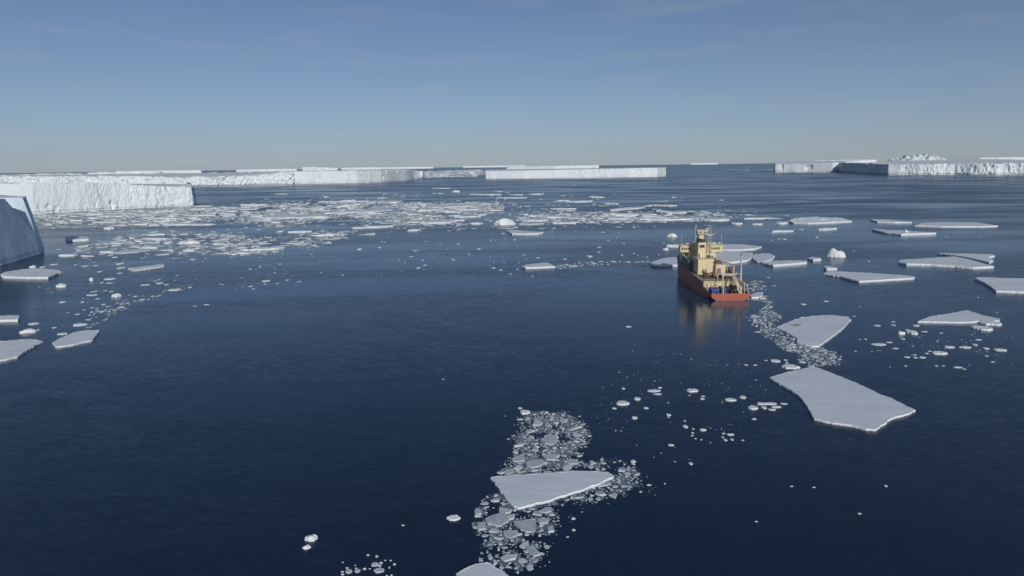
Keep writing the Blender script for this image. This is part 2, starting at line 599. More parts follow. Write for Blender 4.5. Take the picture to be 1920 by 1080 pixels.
def jagged(name, label, x0, x1, D, base_z, peaks, depth, seed, group):
    """a ridge of broken ice blocks: a strip of crests with steep faces"""
    a, b = atY(x0, 300, D), atY(x1, 300, D)
    n, m = 90, 14
    V, F = [], []
    for j in range(m + 1):
        v = j / m
        for i in range(n + 1):
            u = i / n
            e = max(0, math.sin(math.pi * u)) ** 0.6 * max(0, math.sin(math.pi * v)) ** 0.7
            x = a.x + (b.x - a.x) * u
            y = D + depth * v
            c = abs(noise.noise(Vector((x / 55 + seed - y / 160, y / 60, 0)))) * 1.5
            z = base_z + e * peaks * (0.62 + 0.75 * (0.5 - c) + 0.25 * fbm(x / 30, y / 30, seed, 3))
            V.append((x, y, z))
    for j in range(m):
        for i in range(n):
            p = j * (n + 1) + i
            F.append((p, p + 1, p + n + 2, p + n + 1))
    k = len(V)
    V += [(V[i][0], V[i][1], -2) for i in range(n + 1)] + [(V[m * (n + 1) + i][0], V[m * (n + 1) + i][1], -2) for i in range(n + 1)]
    for i in range(n):
        F.append((i + 1, i, k + i, k + i + 1))
        q = m * (n + 1) + i
        F.append((q, q + 1, k + n + 1 + i + 1, k + n + 1 + i))
    o = obj_pydata(name, V, F, M['cliff'])
    tag(o, label, 'iceberg', group)


HZ = 'icebergs along the horizon'
jagged('iceberg', 'jagged ridge of upended ice blocks standing above the right berg', 1692, 1806, 5600, 44, 74, 420, 3.1, HZ)

for x0, x1, D, h0, h1, dp, lab in [
    (15, 152, 3900, 50, 52, 500, 'thin bright slab berg at far left above the broad shelf'),
    (-60, 9, 4300, 50, 48, 500, 'small bright berg on the horizon cut by the left edge'),
    (165, 300, 5200, 55, 52, 600, 'hazy low berg on the left horizon, second slab from the left'),
    (215, 376, 15000, 62, 56, 900, 'long thin white streak of a berg tapering right on the left horizon'),
    (442, 556, 18000, 60, 62, 900, 'thin pale berg behind the crumbling cliff, left of the smooth flat berg'),
    (567, 632, 6000, 76, 64, 500, 'berg with a knobbly left end above the smooth flat berg'),
    (640, 712, 26000, 78, 78, 1500, 'faint flat berg between two brighter ones above the smooth flat berg'),
    (712, 812, 30000, 74, 70, 1500, 'bright flat berg on the horizon above the right end of the smooth berg'),
    (868, 985, 40000, 84, 88, 2500, 'thin white horizon berg above the left end of the isolated berg'),
    (1296, 1346, 46000, 86, 80, 2500, 'faint hairline berg on the open sea horizon above the ship'),
    (1835, 1990, 6800, 84, 86, 700, 'pale flat berg on the horizon at the right edge'),
    (1520, 1640, 7600, 78, 82, 700, 'faint berg rising behind the left end of the right bergs'),
]:
    a, b = atY(x0, 310, D), atY(x1, 310, D)
    mid = ((a.x + b.x) / 2 + (b.x - a.x) * .1, D - (b.x - a.x) * .05)
    iceberg('iceberg', lab, [(a.x, D, h0), (mid[0], mid[1], (h0 + h1) / 2 + 3), (b.x, D, h1), (b.x * (1 + dp / D), D + dp, h1), (a.x * (1 + dp / D), D + dp, h0)],
            amp=8, step=max(10, (b.x - a.x) / 60), rows=5, lam=60, seed=int(x0) % 97, rim=5, inner=16)


# ------------------------------------------------------------------ floes traced on the sea surface
FLOES = []      # world outlines, to keep the brash clear of them


def floe(label, px, h=1.1, seed=0, step=None, rim=0.16, jit=0.25, group='flat snow covered floes', top=None, name='ice_floe', mname='snow'):
    """px: outline of the top surface in photograph pixels; the floe stands h metres out of the water"""
    if h > 1.15: h = 1.0 + (h - 1.15) * 0.45          # low freeboard
    W = [at(q[0], q[1], h) for q in px]
    P = [(p.x, p.y) for p in W]
    if area(P) < 0: P = P[::-1]
    per = sum(math.hypot(P[i][0] - P[i - 1][0], P[i][1] - P[i - 1][1]) for i in range(len(P)))
    A = abs(area(P))
    thin = 2 * A / per                          # half the mean width
    if step is None: step = max(0.45, per / 260)
    Q = resample(P, step)
    N = normals2(Q)
    n = len(Q)
    so = seed * 7.7
    j = min(jit * max(step, 0.8), thin * 0.25)
    Q = [(Q[i][0] + N[i][0] * j * 1.6 * fbm(Q[i][0] / (4 * step) + so, Q[i][1] / (4 * step), 0, 4),
          Q[i][1] + N[i][1] * j * 1.6 * fbm(Q[i][0] / (4 * step) + so, Q[i][1] / (4 * step), 0, 4)) for i in range(n)]
    N = normals2(Q)
    for _ in range(3):
        N = [((N[i - 1][0] + 2 * N[i][0] + N[(i + 1) % n][0]), (N[i - 1][1] + 2 * N[i][1] + N[(i + 1) % n][1])) for i in range(n)]
        N = [(a / (math.hypot(a, b) or 1), b / (math.hypot(a, b) or 1)) for a, b in N]
    cx = sum(p[0] for p in Q) / n; cy = sum(p[1] for p in Q) / n
    V, F = [], []

    def ring(off, zf):
        for i in range(n):
            x, y = Q[i]
            o = off(i, x, y)
            V.append((x + N[i][0] * o - cx, y + N[i][1] * o - cy, zf(i, x, y)))

    e = min(0.5 * h, thin * 0.3)
    nz = lambda x, y, k, s: noise.noise(Vector((x / s + so, y / s, k)))
    ring(lambda i, x, y: -0.12 * h, lambda i, x, y: -0.6)
    ring(lambda i, x, y: -0.10 * h + 0.1 * h * nz(x, y, 1, 1.5 * step), lambda i, x, y: 0.12 * h)
    ring(lambda i, x, y: 0.05 * h + 0.16 * h * nz(x, y, 2, 1.3 * step), lambda i, x, y: 0.55 * h)
    lump = [max(0.0, noise.noise(Vector((q[0] / (6 * step) + so, q[1] / (6 * step), 4)))) for q in Q]
    ring(lambda i, x, y: -0.10 * h + 0.1 * h * nz(x, y, 3, 1.3 * step), lambda i, x, y: 0.97 * h + rim * (0.3 + lump[i] * 1.6) * (0.6 + 0.5 * nz(x, y, 6, step)))
    ring(lambda i, x, y: -0.10 * h - e * 0.6, lambda i, x, y: h + rim * 0.9 * lump[i])
    ring(lambda i, x, y: -0.10 * h - e * 1.5, lambda i, x, y: h - 0.02)
    for k in range(5):
        for i in range(n):
            a, b = k * n + i, k * n + (i + 1) % n
            F.append((a, b, b + n, a + n))
    last = V[5 * n:6 * n]
    rnd = random.Random(seed + 5)
    ex = []
    xs = [p[0] for p in last]; ys = [p[1] for p in last]
    want = int(min(420, A / max(1.2, (step * 2.2)) ** 2))
    k = 0
    while len(ex) < want and k < want * 6:
        k += 1
        x, y = rnd.uniform(min(xs), max(xs)), rnd.uniform(min(ys), max(ys))
        if inside(last, x, y): ex.append((x, y))
    r = fill_faces(last, ex, 0)
    base = len(V)
    amp = 0.05 if top is None else top
    for vi, p in enumerate(r[0]):
        src = r[3][vi]
        if src and src[0] < n: V.append(last[src[0]])
        else: V.append((p.x, p.y, h + amp * fbm(p.x / 7 + so, p.y / 4, 1, 3)))
    for f in r[2]: F.append(tuple(base + q for q in f))
    me = bpy.data.meshes.new(name)
    me.from_pydata(V, [], F)
    bm = bmesh.new(); bm.from_mesh(me)
    bmesh.ops.remove_doubles(bm, verts=bm.verts, dist=0.003)
    bmesh.ops.recalc_face_normals(bm, faces=bm.faces)
    bm.to_mesh(me); bm.free()
    me.materials.append(M[mname])
    o = bpy.data.objects.new(name, me)
    o.location = (cx, cy, 0)
    COL.objects.link(o)
    tag(o, label, 'ice floe', group)
    FLOES.append(([(q[0], q[1]) for q in Q[::max(1, n // 40)]], min(q[0] for q in Q), max(q[0] for q in Q), min(q[1] for q in Q), max(q[1] for q in Q)))
    return o


def sliver(x0, x1, y, t=1.6, slope=0.0, seed=0, wob=0.0):
    """outline in pixels of a far floe seen almost edge-on: x0..x1, centre row y, t pixels of top surface"""
    r = random.Random(seed)
    c = [(x0, y + t * .2 - slope)]
    k = 4
    for i in range(1, k): c.append((x0 + (x1 - x0) * (i / k + r.uniform(-.08, .08)), y - t * r.uniform(.35, .6) + slope * (2 * i / k - 1)))
    c.append((x1, y + t * r.uniform(-.2, .2) + slope))
    for i in range(1, k): c.append((x1 - (x1 - x0) * (i / k + r.uniform(-.08, .08)), y + t * r.uniform(.35, .6) + slope * (1 - 2 * i / k)))
    return c


Z7 = lambda p: zoomed(1380, 540, 3.552, p)
Z8 = lambda p: zoomed(820, 740, 3.177, p)
Z6 = lambda p: zoomed(0, 480, 4, p)
Z5 = lambda p: zoomed(1440, 280, 4, p)

floe('large wedge shaped grey floe ringed by brash ice in the foreground', [(920.7, 894.2), (971, 889.5), (1021.4, 887.3), (1040, 885.6), (1078, 882.3), (1138, 884.2), (1150.5, 892.6), (1122, 906.8), (1071.8, 924), (1015, 941.4), (971, 951.5), (958.5, 944.6), (939.6, 919.4)], 0.5, 1, rim=0.12)
floe('largest floe, a long smooth grey slab lying diagonally at right', [(1442.5, 707.5), (1475.7, 697.7), (1523.6, 687.2), (1537.7, 690.6), (1577, 706), (1611, 720), (1650, 738.5), (1672.8, 747), (1698, 759.6), (1717, 768.6), (1703.8, 775), (1674, 782.7), (1661.5, 792), (1641.8, 804.6), (1623.5, 804), (1596.8, 796.8), (1560, 792), (1526.4, 784.4), (1513.7, 761), (1498, 741), (1478.5, 728.6), (1456, 716)], 0.55, 2, rim=0.13)
floe('fan shaped floe carrying a few small penguins, behind the ship', [(1454.6, 613.8), (1487, 600.5), (1504, 595), (1532, 592), (1560, 590.7), (1591, 594), (1594.5, 599), (1582.7, 613), (1563, 628.7), (1535, 648.4), (1522, 649), (1494, 642), (1495.4, 634.3), (1473, 621.6)], 0.55, 3, rim=0.24)
floe('triangular grey floe at right with a stacked white block at its corner', [(1720.7, 602.5), (1743, 593.5), (1780, 588), (1813.6, 581.7), (1847, 592), (1875.5, 597.7), (1874, 601), (1802, 604), (1746, 603)], 0.65, 4, rim=.25)
floe('floe cut by the right edge with a dark notched left side', [(1827, 520.5), (1842, 519.5), (1880, 521), (1990, 524), (1990, 546), (1925, 547), (1868, 545), (1858, 537), (1845, 529)], 1.2, 5)
floe('flat grey floe pointing right with a thin lit front edge, right of the ship', Z5([(415, 930), (470, 915), (540, 915), (730, 925), (1000, 942), (1100, 952), (1098, 962), (850, 978), (685, 988), (620, 972), (540, 950)]), 1.2, 6)
floe('long front slab of the split floe pair at far right', Z5([(975, 842), (1000, 828), (1150, 818), (1400, 803), (1500, 822), (1695, 876), (1540, 884), (1400, 872), (1200, 860), (1040, 856)]), 1.9, 7)
floe('back slab of the split floe pair at far right', Z5([(1270, 775), (1450, 780), (1690, 788), (1700, 797), (1655, 806), (1690, 830), (1660, 845), (1560, 822), (1430, 797)]), 1.6, 8)
floe('long thin floe with a greenish top at far right', Z5([(1105, 570), (1160, 550), (1300, 546), (1570, 548), (1725, 572), (1600, 577), (1300, 577)]), 2.0, 9)
floe('narrow floe carrying a round snow lump, right of the ship', Z5([(780, 598), (820, 597), (900, 606), (1030, 608), (1150, 618), (1262, 625), (1150, 629), (1000, 634), (880, 622)]), 2.4, 10)
floe('small rimmed floe above the floe with a round lump', Z5([(762, 522), (800, 523), (900, 527), (1000, 536), (1080, 544), (950, 546), (820, 542)]), 2.0, 11)
floe('broad white floe with a raised back, behind and right of the ship', Z5([(150, 535), (200, 515), (320, 506), (550, 512), (630, 536), (500, 545), (300, 552), (190, 548)]), 2.0, 12, top=1.2)
floe('short blunt floe touching the pointed flat floe', Z5([(412, 878), (440, 873), (515, 884), (520, 892), (440, 892)]), 2.0, 13)
floe('slab running right from the oval floe beside the ship', [(1430, 492), (1446, 489.5), (1470, 488.4), (1512.5, 488.5), (1513, 491.5), (1480, 494.5), (1450, 496.5)], 1.9, 14)
floe('oval floe beside the ship with a raised rim', [(1409, 481), (1416, 477), (1432, 475.2), (1446, 476.4), (1452.5, 480), (1447, 486), (1432, 491.5), (1418, 489.5)], 1.2, 15, rim=0.5)
floe('small floe at the right tip of the slab beside the oval floe', Z5([(300, 815), (330, 806), (390, 812), (400, 822), (340, 827)]), 1.6, 16)
floe('wide floe behind the stern crane of the ship', [(1330, 470), (1352, 469.2), (1380, 472), (1411, 474.5), (1408, 484), (1400, 488), (1372, 491), (1345, 491), (1330, 485)], 1.8, 17)
floe('wide pale floe behind the bridge of the ship', [(1340, 459), (1370, 457.4), (1400, 458.5), (1428, 462), (1416, 466), (1385, 468), (1350, 468)], 1.7, 18)
floe('floe lying off the port bow of the ship', [(1218, 492), (1245, 484), (1262, 482), (1292, 481), (1300, 490), (1285, 496), (1226, 497)], 1.9, 19)
floe('small pointed floe alone in dark water left of the ship', [(979, 498.5), (995, 495), (1026, 492), (1041, 499), (1010, 500.6), (985, 501.4)], 1.4, 20)
floe('pale floe below the big white block in the middle distance', [(950, 431.5), (962, 431), (990, 433.5), (1019, 434.8), (1010, 437), (985, 438), (960, 437.5)], 2.2, 21)
floe('slab with a dark notched end below the shaded blue berg at left', [(1, 513.5), (10, 509.5), (45, 504.5), (75, 503), (110, 506), (116, 509.5), (108, 511.5), (90, 519.5), (50, 519.5), (5, 518)], 1.9, 22)
floe('thin blade shaped floe pointing right in the left of the scene', [(238.7, 502.5), (250, 506.8), (275, 503.4), (307.5, 498.6), (308.7, 495.5), (300, 495.5), (270, 499.4)], 0.8, 23)
floe('large floe cut by the left edge with a ragged dark rim', [(-60, 652), (-30, 643), (0, 640), (30, 637.5), (60, 635.8), (80, 640), (66, 647), (48, 658), (33, 668), (0, 676), (-40, 676)], 0.65, 24, rim=.25)
floe('kite shaped floe with a clean lit edge, at left', [(97.5, 642), (110, 635), (140, 622.5), (165, 618.8), (187, 619.5), (178, 631), (174, 637), (140, 645), (105, 650.5)], 0.6, 25)
floe('small floe cut by the left edge above the ragged floe', [(-40, 593), (0, 591.5), (36, 591), (36.5, 594), (33, 599), (0, 600), (-40, 601)], 1.2, 26)
floe('broken grey floe cut by the bottom edge', [(855, 1075), (870, 1066), (883, 1060), (895, 1056), (913, 1053), (925, 1060), (940, 1069), (953, 1078), (960, 1100), (860, 1100)], 0.5, 27)
floe('small grey floe at the starboard quarter of the ship', [(1406, 553), (1418, 548.5), (1430, 547.5), (1429, 552), (1425, 556.6), (1409, 557.5)], 0.7, 28)
floe('ice shelf pan with a dirty corner beside the shaded berg at left', [(122, 443.5), (138, 442.2), (146, 443), (164, 444), (166, 448), (138, 449.5), (124, 450)], 3.0, 29)
floe('pinkish flat floe by the shadow of the left berg', [(208, 474), (232, 469.2), (262, 468.3), (280, 469), (258, 472.2), (230, 474.6)], 0.5, 30)

PLATES = 'grey ice plates caught in the foreground brash'
for i, (lab, p) in enumerate([
    ('squarish grey plate in brash below the left tip of the wedge floe', [(285, 740), (330, 715), (400, 698), (415, 715), (425, 745), (370, 780), (300, 765)]),
    ('pentagonal grey plate with a flat right side below the wedge floe', [(455, 752), (520, 744), (585, 742), (585, 790), (575, 822), (530, 812), (490, 800)]),
    ('leaf shaped plate at the left rim of the lower brash', [(232, 790), (245, 760), (275, 757), (292, 775), (285, 793), (250, 800)]),
    ('diamond shaped plate in the lower brash near the squarish plate', [(385, 820), (430, 802), (470, 805), (485, 828), (440, 855), (410, 840)]),
    ('tilted plate with a white corner in the lowest brash', [(525, 905), (560, 898), (590, 915), (618, 945), (580, 960), (540, 940)]),
    ('broad double plate touching the back edge of the wedge floe', [(530, 400), (560, 388), (620, 386), (650, 402), (600, 425), (560, 437), (535, 425)]),
    ('rounded pale plate in the middle of the upper brash', [(620, 265), (640, 242), (680, 236), (712, 250), (715, 280), (680, 295), (640, 288)]),
    ('pointed plate at the upper left of the wedge floe', [(440, 382), (470, 365), (515, 368), (525, 380), (490, 398), (455, 395)]),
    ('dark plate pressed against the left tip of the wedge floe', [(395, 462), (410, 446), (455, 442), (460, 456), (420, 474)]),
    ('wide plate behind the centre of the wedge floe', [(632, 365), (660, 352), (700, 353), (725, 365), (690, 383), (650, 385)]),
    ('plate with a ridged middle behind the right half of the wedge floe', [(755, 395), (790, 382), (838, 385), (838, 405), (790, 412)]),
    ('small plate on the left margin of the lower brash', [(220, 690), (240, 672), (265, 685), (262, 705), (235, 710)]),
    ('oblong plate between the lower plates and the wedge floe', [(605, 690), (640, 668), (680, 672), (676, 695), (640, 702)]),
    ('blunt plate beside the pentagonal plate below the wedge floe', [(590, 740), (625, 727), (660, 738), (650, 758), (610, 765)]),
]):
    floe(lab, Z8(p), 0.3, 60 + i, step=0.35, rim=0.10, group=PLATES, name='ice_plate', mname='plate', top=0.03)

MID = 'thin far floes drifting in the middle distance'
for i, (x0, x1, y, t, sl, h, lab) in enumerate([
    (809, 845, 352.4, .9, 0, 2.0, 'thin white streak floe alone high in the dark water, left of the oval lump'),
    (879, 940, 364, 1.0, 0, 2.2, 'long bright streak floe above the middle ice field'),
    (927, 943, 358.6, .9, 0, 2.0, 'short faint floe above the long bright streak floe'),
    (930, 988, 370.2, 1.0, 0, 2.0, 'faint long streak floe just below the long bright streak'),
    (956, 981, 364.5, 1.0, 0, 2.2, 'short bright floe right of the long bright streak'),
    (992, 1021, 363.2, 1.2, -.3, 2.2, 'white floe at the right end of the row of bright streaks'),
    (1041, 1068, 375.4, 1.2, 0, 2.0, 'left half of a pair of touching white floes, mid distance'),
    (1062, 1111, 376.8, 1.4, -.3, 2.4, 'right half of a pair of touching white floes, mid distance'),
    (1102, 1133, 368.6, 2.0, 0, 2.8, 'thick white floe highest in the group left of the ship'),
    (1128, 1160, 381, 1.5, .3, 1.6, 'ragged low floe below the thick white floe'),
    (1144, 1210, 390, 3.2, -2.2, 2.0, 'slanting ridged floe in the middle distance, rising to the right'),
    (1216, 1269, 384.4, 1.8, .4, 2.2, 'flat slab with a bright edge right of the slanting ridged floe'),
    (1032, 1081, 390.6, 1.0, 0, 2.0, 'thin bright streak floe left of the slanting ridged floe'),
    (1054, 1072, 400.6, .9, 0, 1.5, 'short streak floe under the thin bright streak'),
    (1146, 1232, 401, 3.0, 0, 2.4, 'long blunt floe at the top of the ice band behind the ship'),
    (1240, 1288, 397.6, 3.0, 0, 2.4, 'broad snowy floe in the ice band left above the ship'),
    (1212, 1296, 410.4, 2.0, -.4, 2.0, 'long narrow floe at the lower edge of the ice band'),
    (1314, 1368, 410.5, 3.5, 0, 2.4, 'white floe directly behind the mast top of the ship'),
    (1372, 1392, 417.8, 1.6, 0, 2.4, 'little bright floe right of the mast top'),
    (1396, 1443, 408.6, 1.4, -.3, 1.8, 'thin floe trailing to the right from the ice band'),
    (1410, 1430, 419.2, .9, 0, 1.6, 'tiny streak floe right of the little bright floe'),
    (1035, 1080, 417.2, 1.1, -.3, 1.8, 'thin lit floe at the lower left of the ice band'),
    (975, 1028, 411.5, 3.0, 0, 2.0, 'ragged floe right of the big white block'),
    (1449, 1488, 432.3, 1.4, -.5, 1.6, 'narrow floe below the broad white floe with raised back'),
    (1536, 1569, 428.2, 1.8, -.6, 2.0, 'small blunt floe under the right tip of the broad white floe'),
    (1455, 1479, 416.8, 2.5, 0, 2.4, 'crumbled floe at the left tip of the broad white floe'),
    (1355, 1406, 318.4, .5, 0, 2.6, 'hairline floe far off near the horizon right of centre'),
    (1410, 1450, 317.8, .5, 0, 2.2, 'second hairline floe near the horizon, beside the right berg'),
    (516, 541, 363.4, 1.0, 0, 2.0, 'short bright floe in dark water in front of the crumbling cliff'),
    (604, 617, 368.6, 1.0, 0, 2.0, 'tiny bright floe in dark water in front of the smooth flat berg'),
    (706, 727, 370.8, 1.0, -.3, 1.6, 'faint slanting floe above the pink tinted ice'),
    (597, 692, 377.2, 1.0, -.8, 1.4, 'long thin floe along the top edge of the left ice field'),
    (557, 606, 390.8, .9, 0, 1.6, 'straight bright streak floe within the left ice field'),
    (608, 740, 395, 5.0, -3, 1.3, 'broad pale floe in the centre of the left ice field'),
    (480, 605, 405.5, 5.5, -1.5, 1.0, 'wide dull floe at the left of the broad pale floe'),
    (660, 738, 424.6, 2.0, -1.8, 1.8, 'bright uneven floe along the lower edge of the ice field'),
    (592, 636, 439.2, 1.6, -1.0, 2.2, 'blunt bright slab below the left ice field'),
    (540, 584, 433.4, 1.4, -.7, 1.8, 'thin slab left above the blunt bright slab'),
    (470, 535, 465, 2.8, -2.4, 1.8, 'slanting slab at the lower left end of the ice field'),
    (448, 470, 467.8, 1.6, 0, 2.0, 'stubby floe left of the slanting slab'),
    (448, 470, 473.4, 1.2, 0, 1.6, 'low floe under the stubby floe'),
    (765, 788, 430.2, 1.4, -.6, 2.0, 'little floe with an upturned right end below the ice field'),
    (786, 902, 392.6, 1.2, -.9, 1.6, 'long bright line floe below the pink tinted ice'),
    (802, 906, 385, 5.5, -1.6, 1.0, 'wide pink tinted floe at the right end of the ice field'),
    (852, 901, 405.4, 1.2, -.6, 1.6, 'thin line floe left of the big white block'),
    (790, 857, 415.8, 3.6, -.8, 1.6, 'broad bright floe left below the big white block'),
    (760, 787, 400.4, 3.2, 0, 1.8, 'pale stub floe in the right half of the ice field'),
    (880, 905, 417.6, 2.2, 0, 2.0, 'small ragged floe just left of the big white block'),
    (305, 398, 419.4, 2.6, 0, 2.0, 'bright flat floe under the right end of the broad shelf'),
    (180, 240, 404.4, 1.0, 0, 1.2, 'thin floe close under the broad shelf cliff'),
    (252, 300, 402, .9, 0, 1.2, 'faint streak floe close under the broad shelf cliff'),
    (288, 330, 408.4, .9, 0, 1.4, 'streak floe before the right half of the broad shelf cliff'),
    (362, 398, 385.6, 1.2, 0, 2.0, 'short floe at the right corner of the broad shelf cliff'),
    (362, 384, 391.0, .9, .4, 1.6, 'sliver of ice at the foot of the shelf corner'),
    (415, 446, 395.0, 1.0, 0, 1.8, 'bright streak floe right of the broad shelf corner'),
    (445, 485, 391.4, .8, 0, 1.4, 'fine streak floe in the upper left of the ice field'),
    (412, 440, 400.3, .9, 0, 1.6, 'dull streak floe below the bright streak by the shelf corner'),
    (266, 310, 446.5, 1.6, 0, 1.0, 'grey streak floe in the ice patch right of the berg shadow'),
    (110, 146, 477.2, 1.4, -.5, 1.8, 'bright flake floe at the tip of the berg shadow'),
    (187, 213, 471.0, 1.0, -.4, 1.6, 'bright streak floe left of the pinkish flat floe'),
    (265, 294, 463.4, .9, 0, 1.2, 'thin streak floe above the pinkish flat floe'),
    (342, 366, 468.8, 1.2, 0, 1.4, 'white streak floe right of the pinkish flat floe'),
    (1250, 1298, 458.4, 3.0, -.6, 2.8, 'white block floe just beyond the port bridge wing'),
]):
    floe(lab, sliver(x0, x1, y, t, sl, i), h, 100 + i, rim=0.5 if t > 1.3 else 0.3, jit=0.5, group=MID, step=max(1.2, (x1 - x0) * 0.02 * 1.0), top=0.25)


# ------------------------------------------------------------------ the research ship (local x to starboard, y ahead, z up; stern at the origin)
SHIP = empty('research_ship', (103.2, 320.9, 0))
tag(SHIP, 'research ship with red hull and cream superstructure, seen from astern', 'ship')


class MB:
    def __init__(s): s.bm = bmesh.new()

    def box(s, x0, x1, y0, y1, z0, z1, bev=0.0, taper=None):
        c = [(x, y, z) for z in (z0, z1) for y in (y0, y1) for x in (x0, x1)]
        if taper:
            c = [(x + (taper[0] if x == x0 else taper[1]) * (z == z1), y + (taper[2] if y == y0 else taper[3]) * (z == z1), z) for x, y, z in c]
        v = [s.bm.verts.new(p) for p in c]
        fs = [(0, 2, 3, 1), (4, 5, 7, 6), (0, 1, 5, 4), (2, 6, 7, 3), (0, 4, 6, 2), (1, 3, 7, 5)]
        f = [s.bm.faces.new([v[i] for i in q]) for q in fs]
        if bev:
            ed = list({e for q in f for e in q.edges})
            bmesh.ops.bevel(s.bm, geom=ed, offset=bev, segments=1, affect='EDGES')
        return s

    def bar(s, a, b, r, n=6, r2=None):
        a, b = Vector(a), Vector(b)
        d = (b - a)
        l = d.length
        z = d.normalized()
        x = z.orthogonal().normalized()
        y = z.cross(x)
        r2 = r if r2 is None else r2
        A = [s.bm.verts.new(a + (x * math.cos(2 * math.pi * k / n) + y * math.sin(2 * math.pi * k / n)) * r) for k in range(n)]
        Bv = [s.bm.verts.new(b + (x * math.cos(2 * math.pi * k / n) + y * math.sin(2 * math.pi * k / n)) * r2) for k in range(n)]
        for k in range(n): s.bm.faces.new((A[k], A[(k + 1) % n], Bv[(k + 1) % n], Bv[k]))
        s.bm.faces.new(A[::-1]); s.bm.faces.new(Bv)
        return s

    def path(s, pts, r, n=6):
        for i in range(len(pts) - 1): s.bar(pts[i], pts[i + 1], r, n)
        return s

    def ball(s, c, r, sz=1.0):
        m = Matrix.Translation(c) @ Matrix.Diagonal((r, r, r * sz, 1))
        bmesh.ops.create_icosphere(s.bm, subdivisions=2, radius=1, matrix=m)
        return s

    def prism(s, poly, z0, z1):
        a = [s.bm.verts.new((p[0], p[1], z0)) for p in poly]
        b = [s.bm.verts.new((p[0], p[1], z1)) for p in poly]
        n = len(poly)
        for k in range(n): s.bm.faces.new((a[k], a[(k + 1) % n], b[(k + 1) % n], b[k]))
        s.bm.faces.new(a[::-1]); s.bm.faces.new(b)
        return s

    def rail(s, pts, h=1.05, r=0.045, post=1.6):
        for i in range(len(pts) - 1):
            a, b = Vector(pts[i]), Vector(pts[i + 1])
            for k in (0.5, 1.0): s.bar(a + Vector((0, 0, h * k)), b + Vector((0, 0, h * k)), r, 4)
            n = max(1, int((b - a).length / post))
            for j in range(n + 1):
                p = a.lerp(b, j / n)
                s.bar(p, p + Vector((0, 0, h)), r, 4)
        return s

    def build(s, name, m, parent=None, smooth=False): return obj(name, s.bm, M[m], parent, smooth)


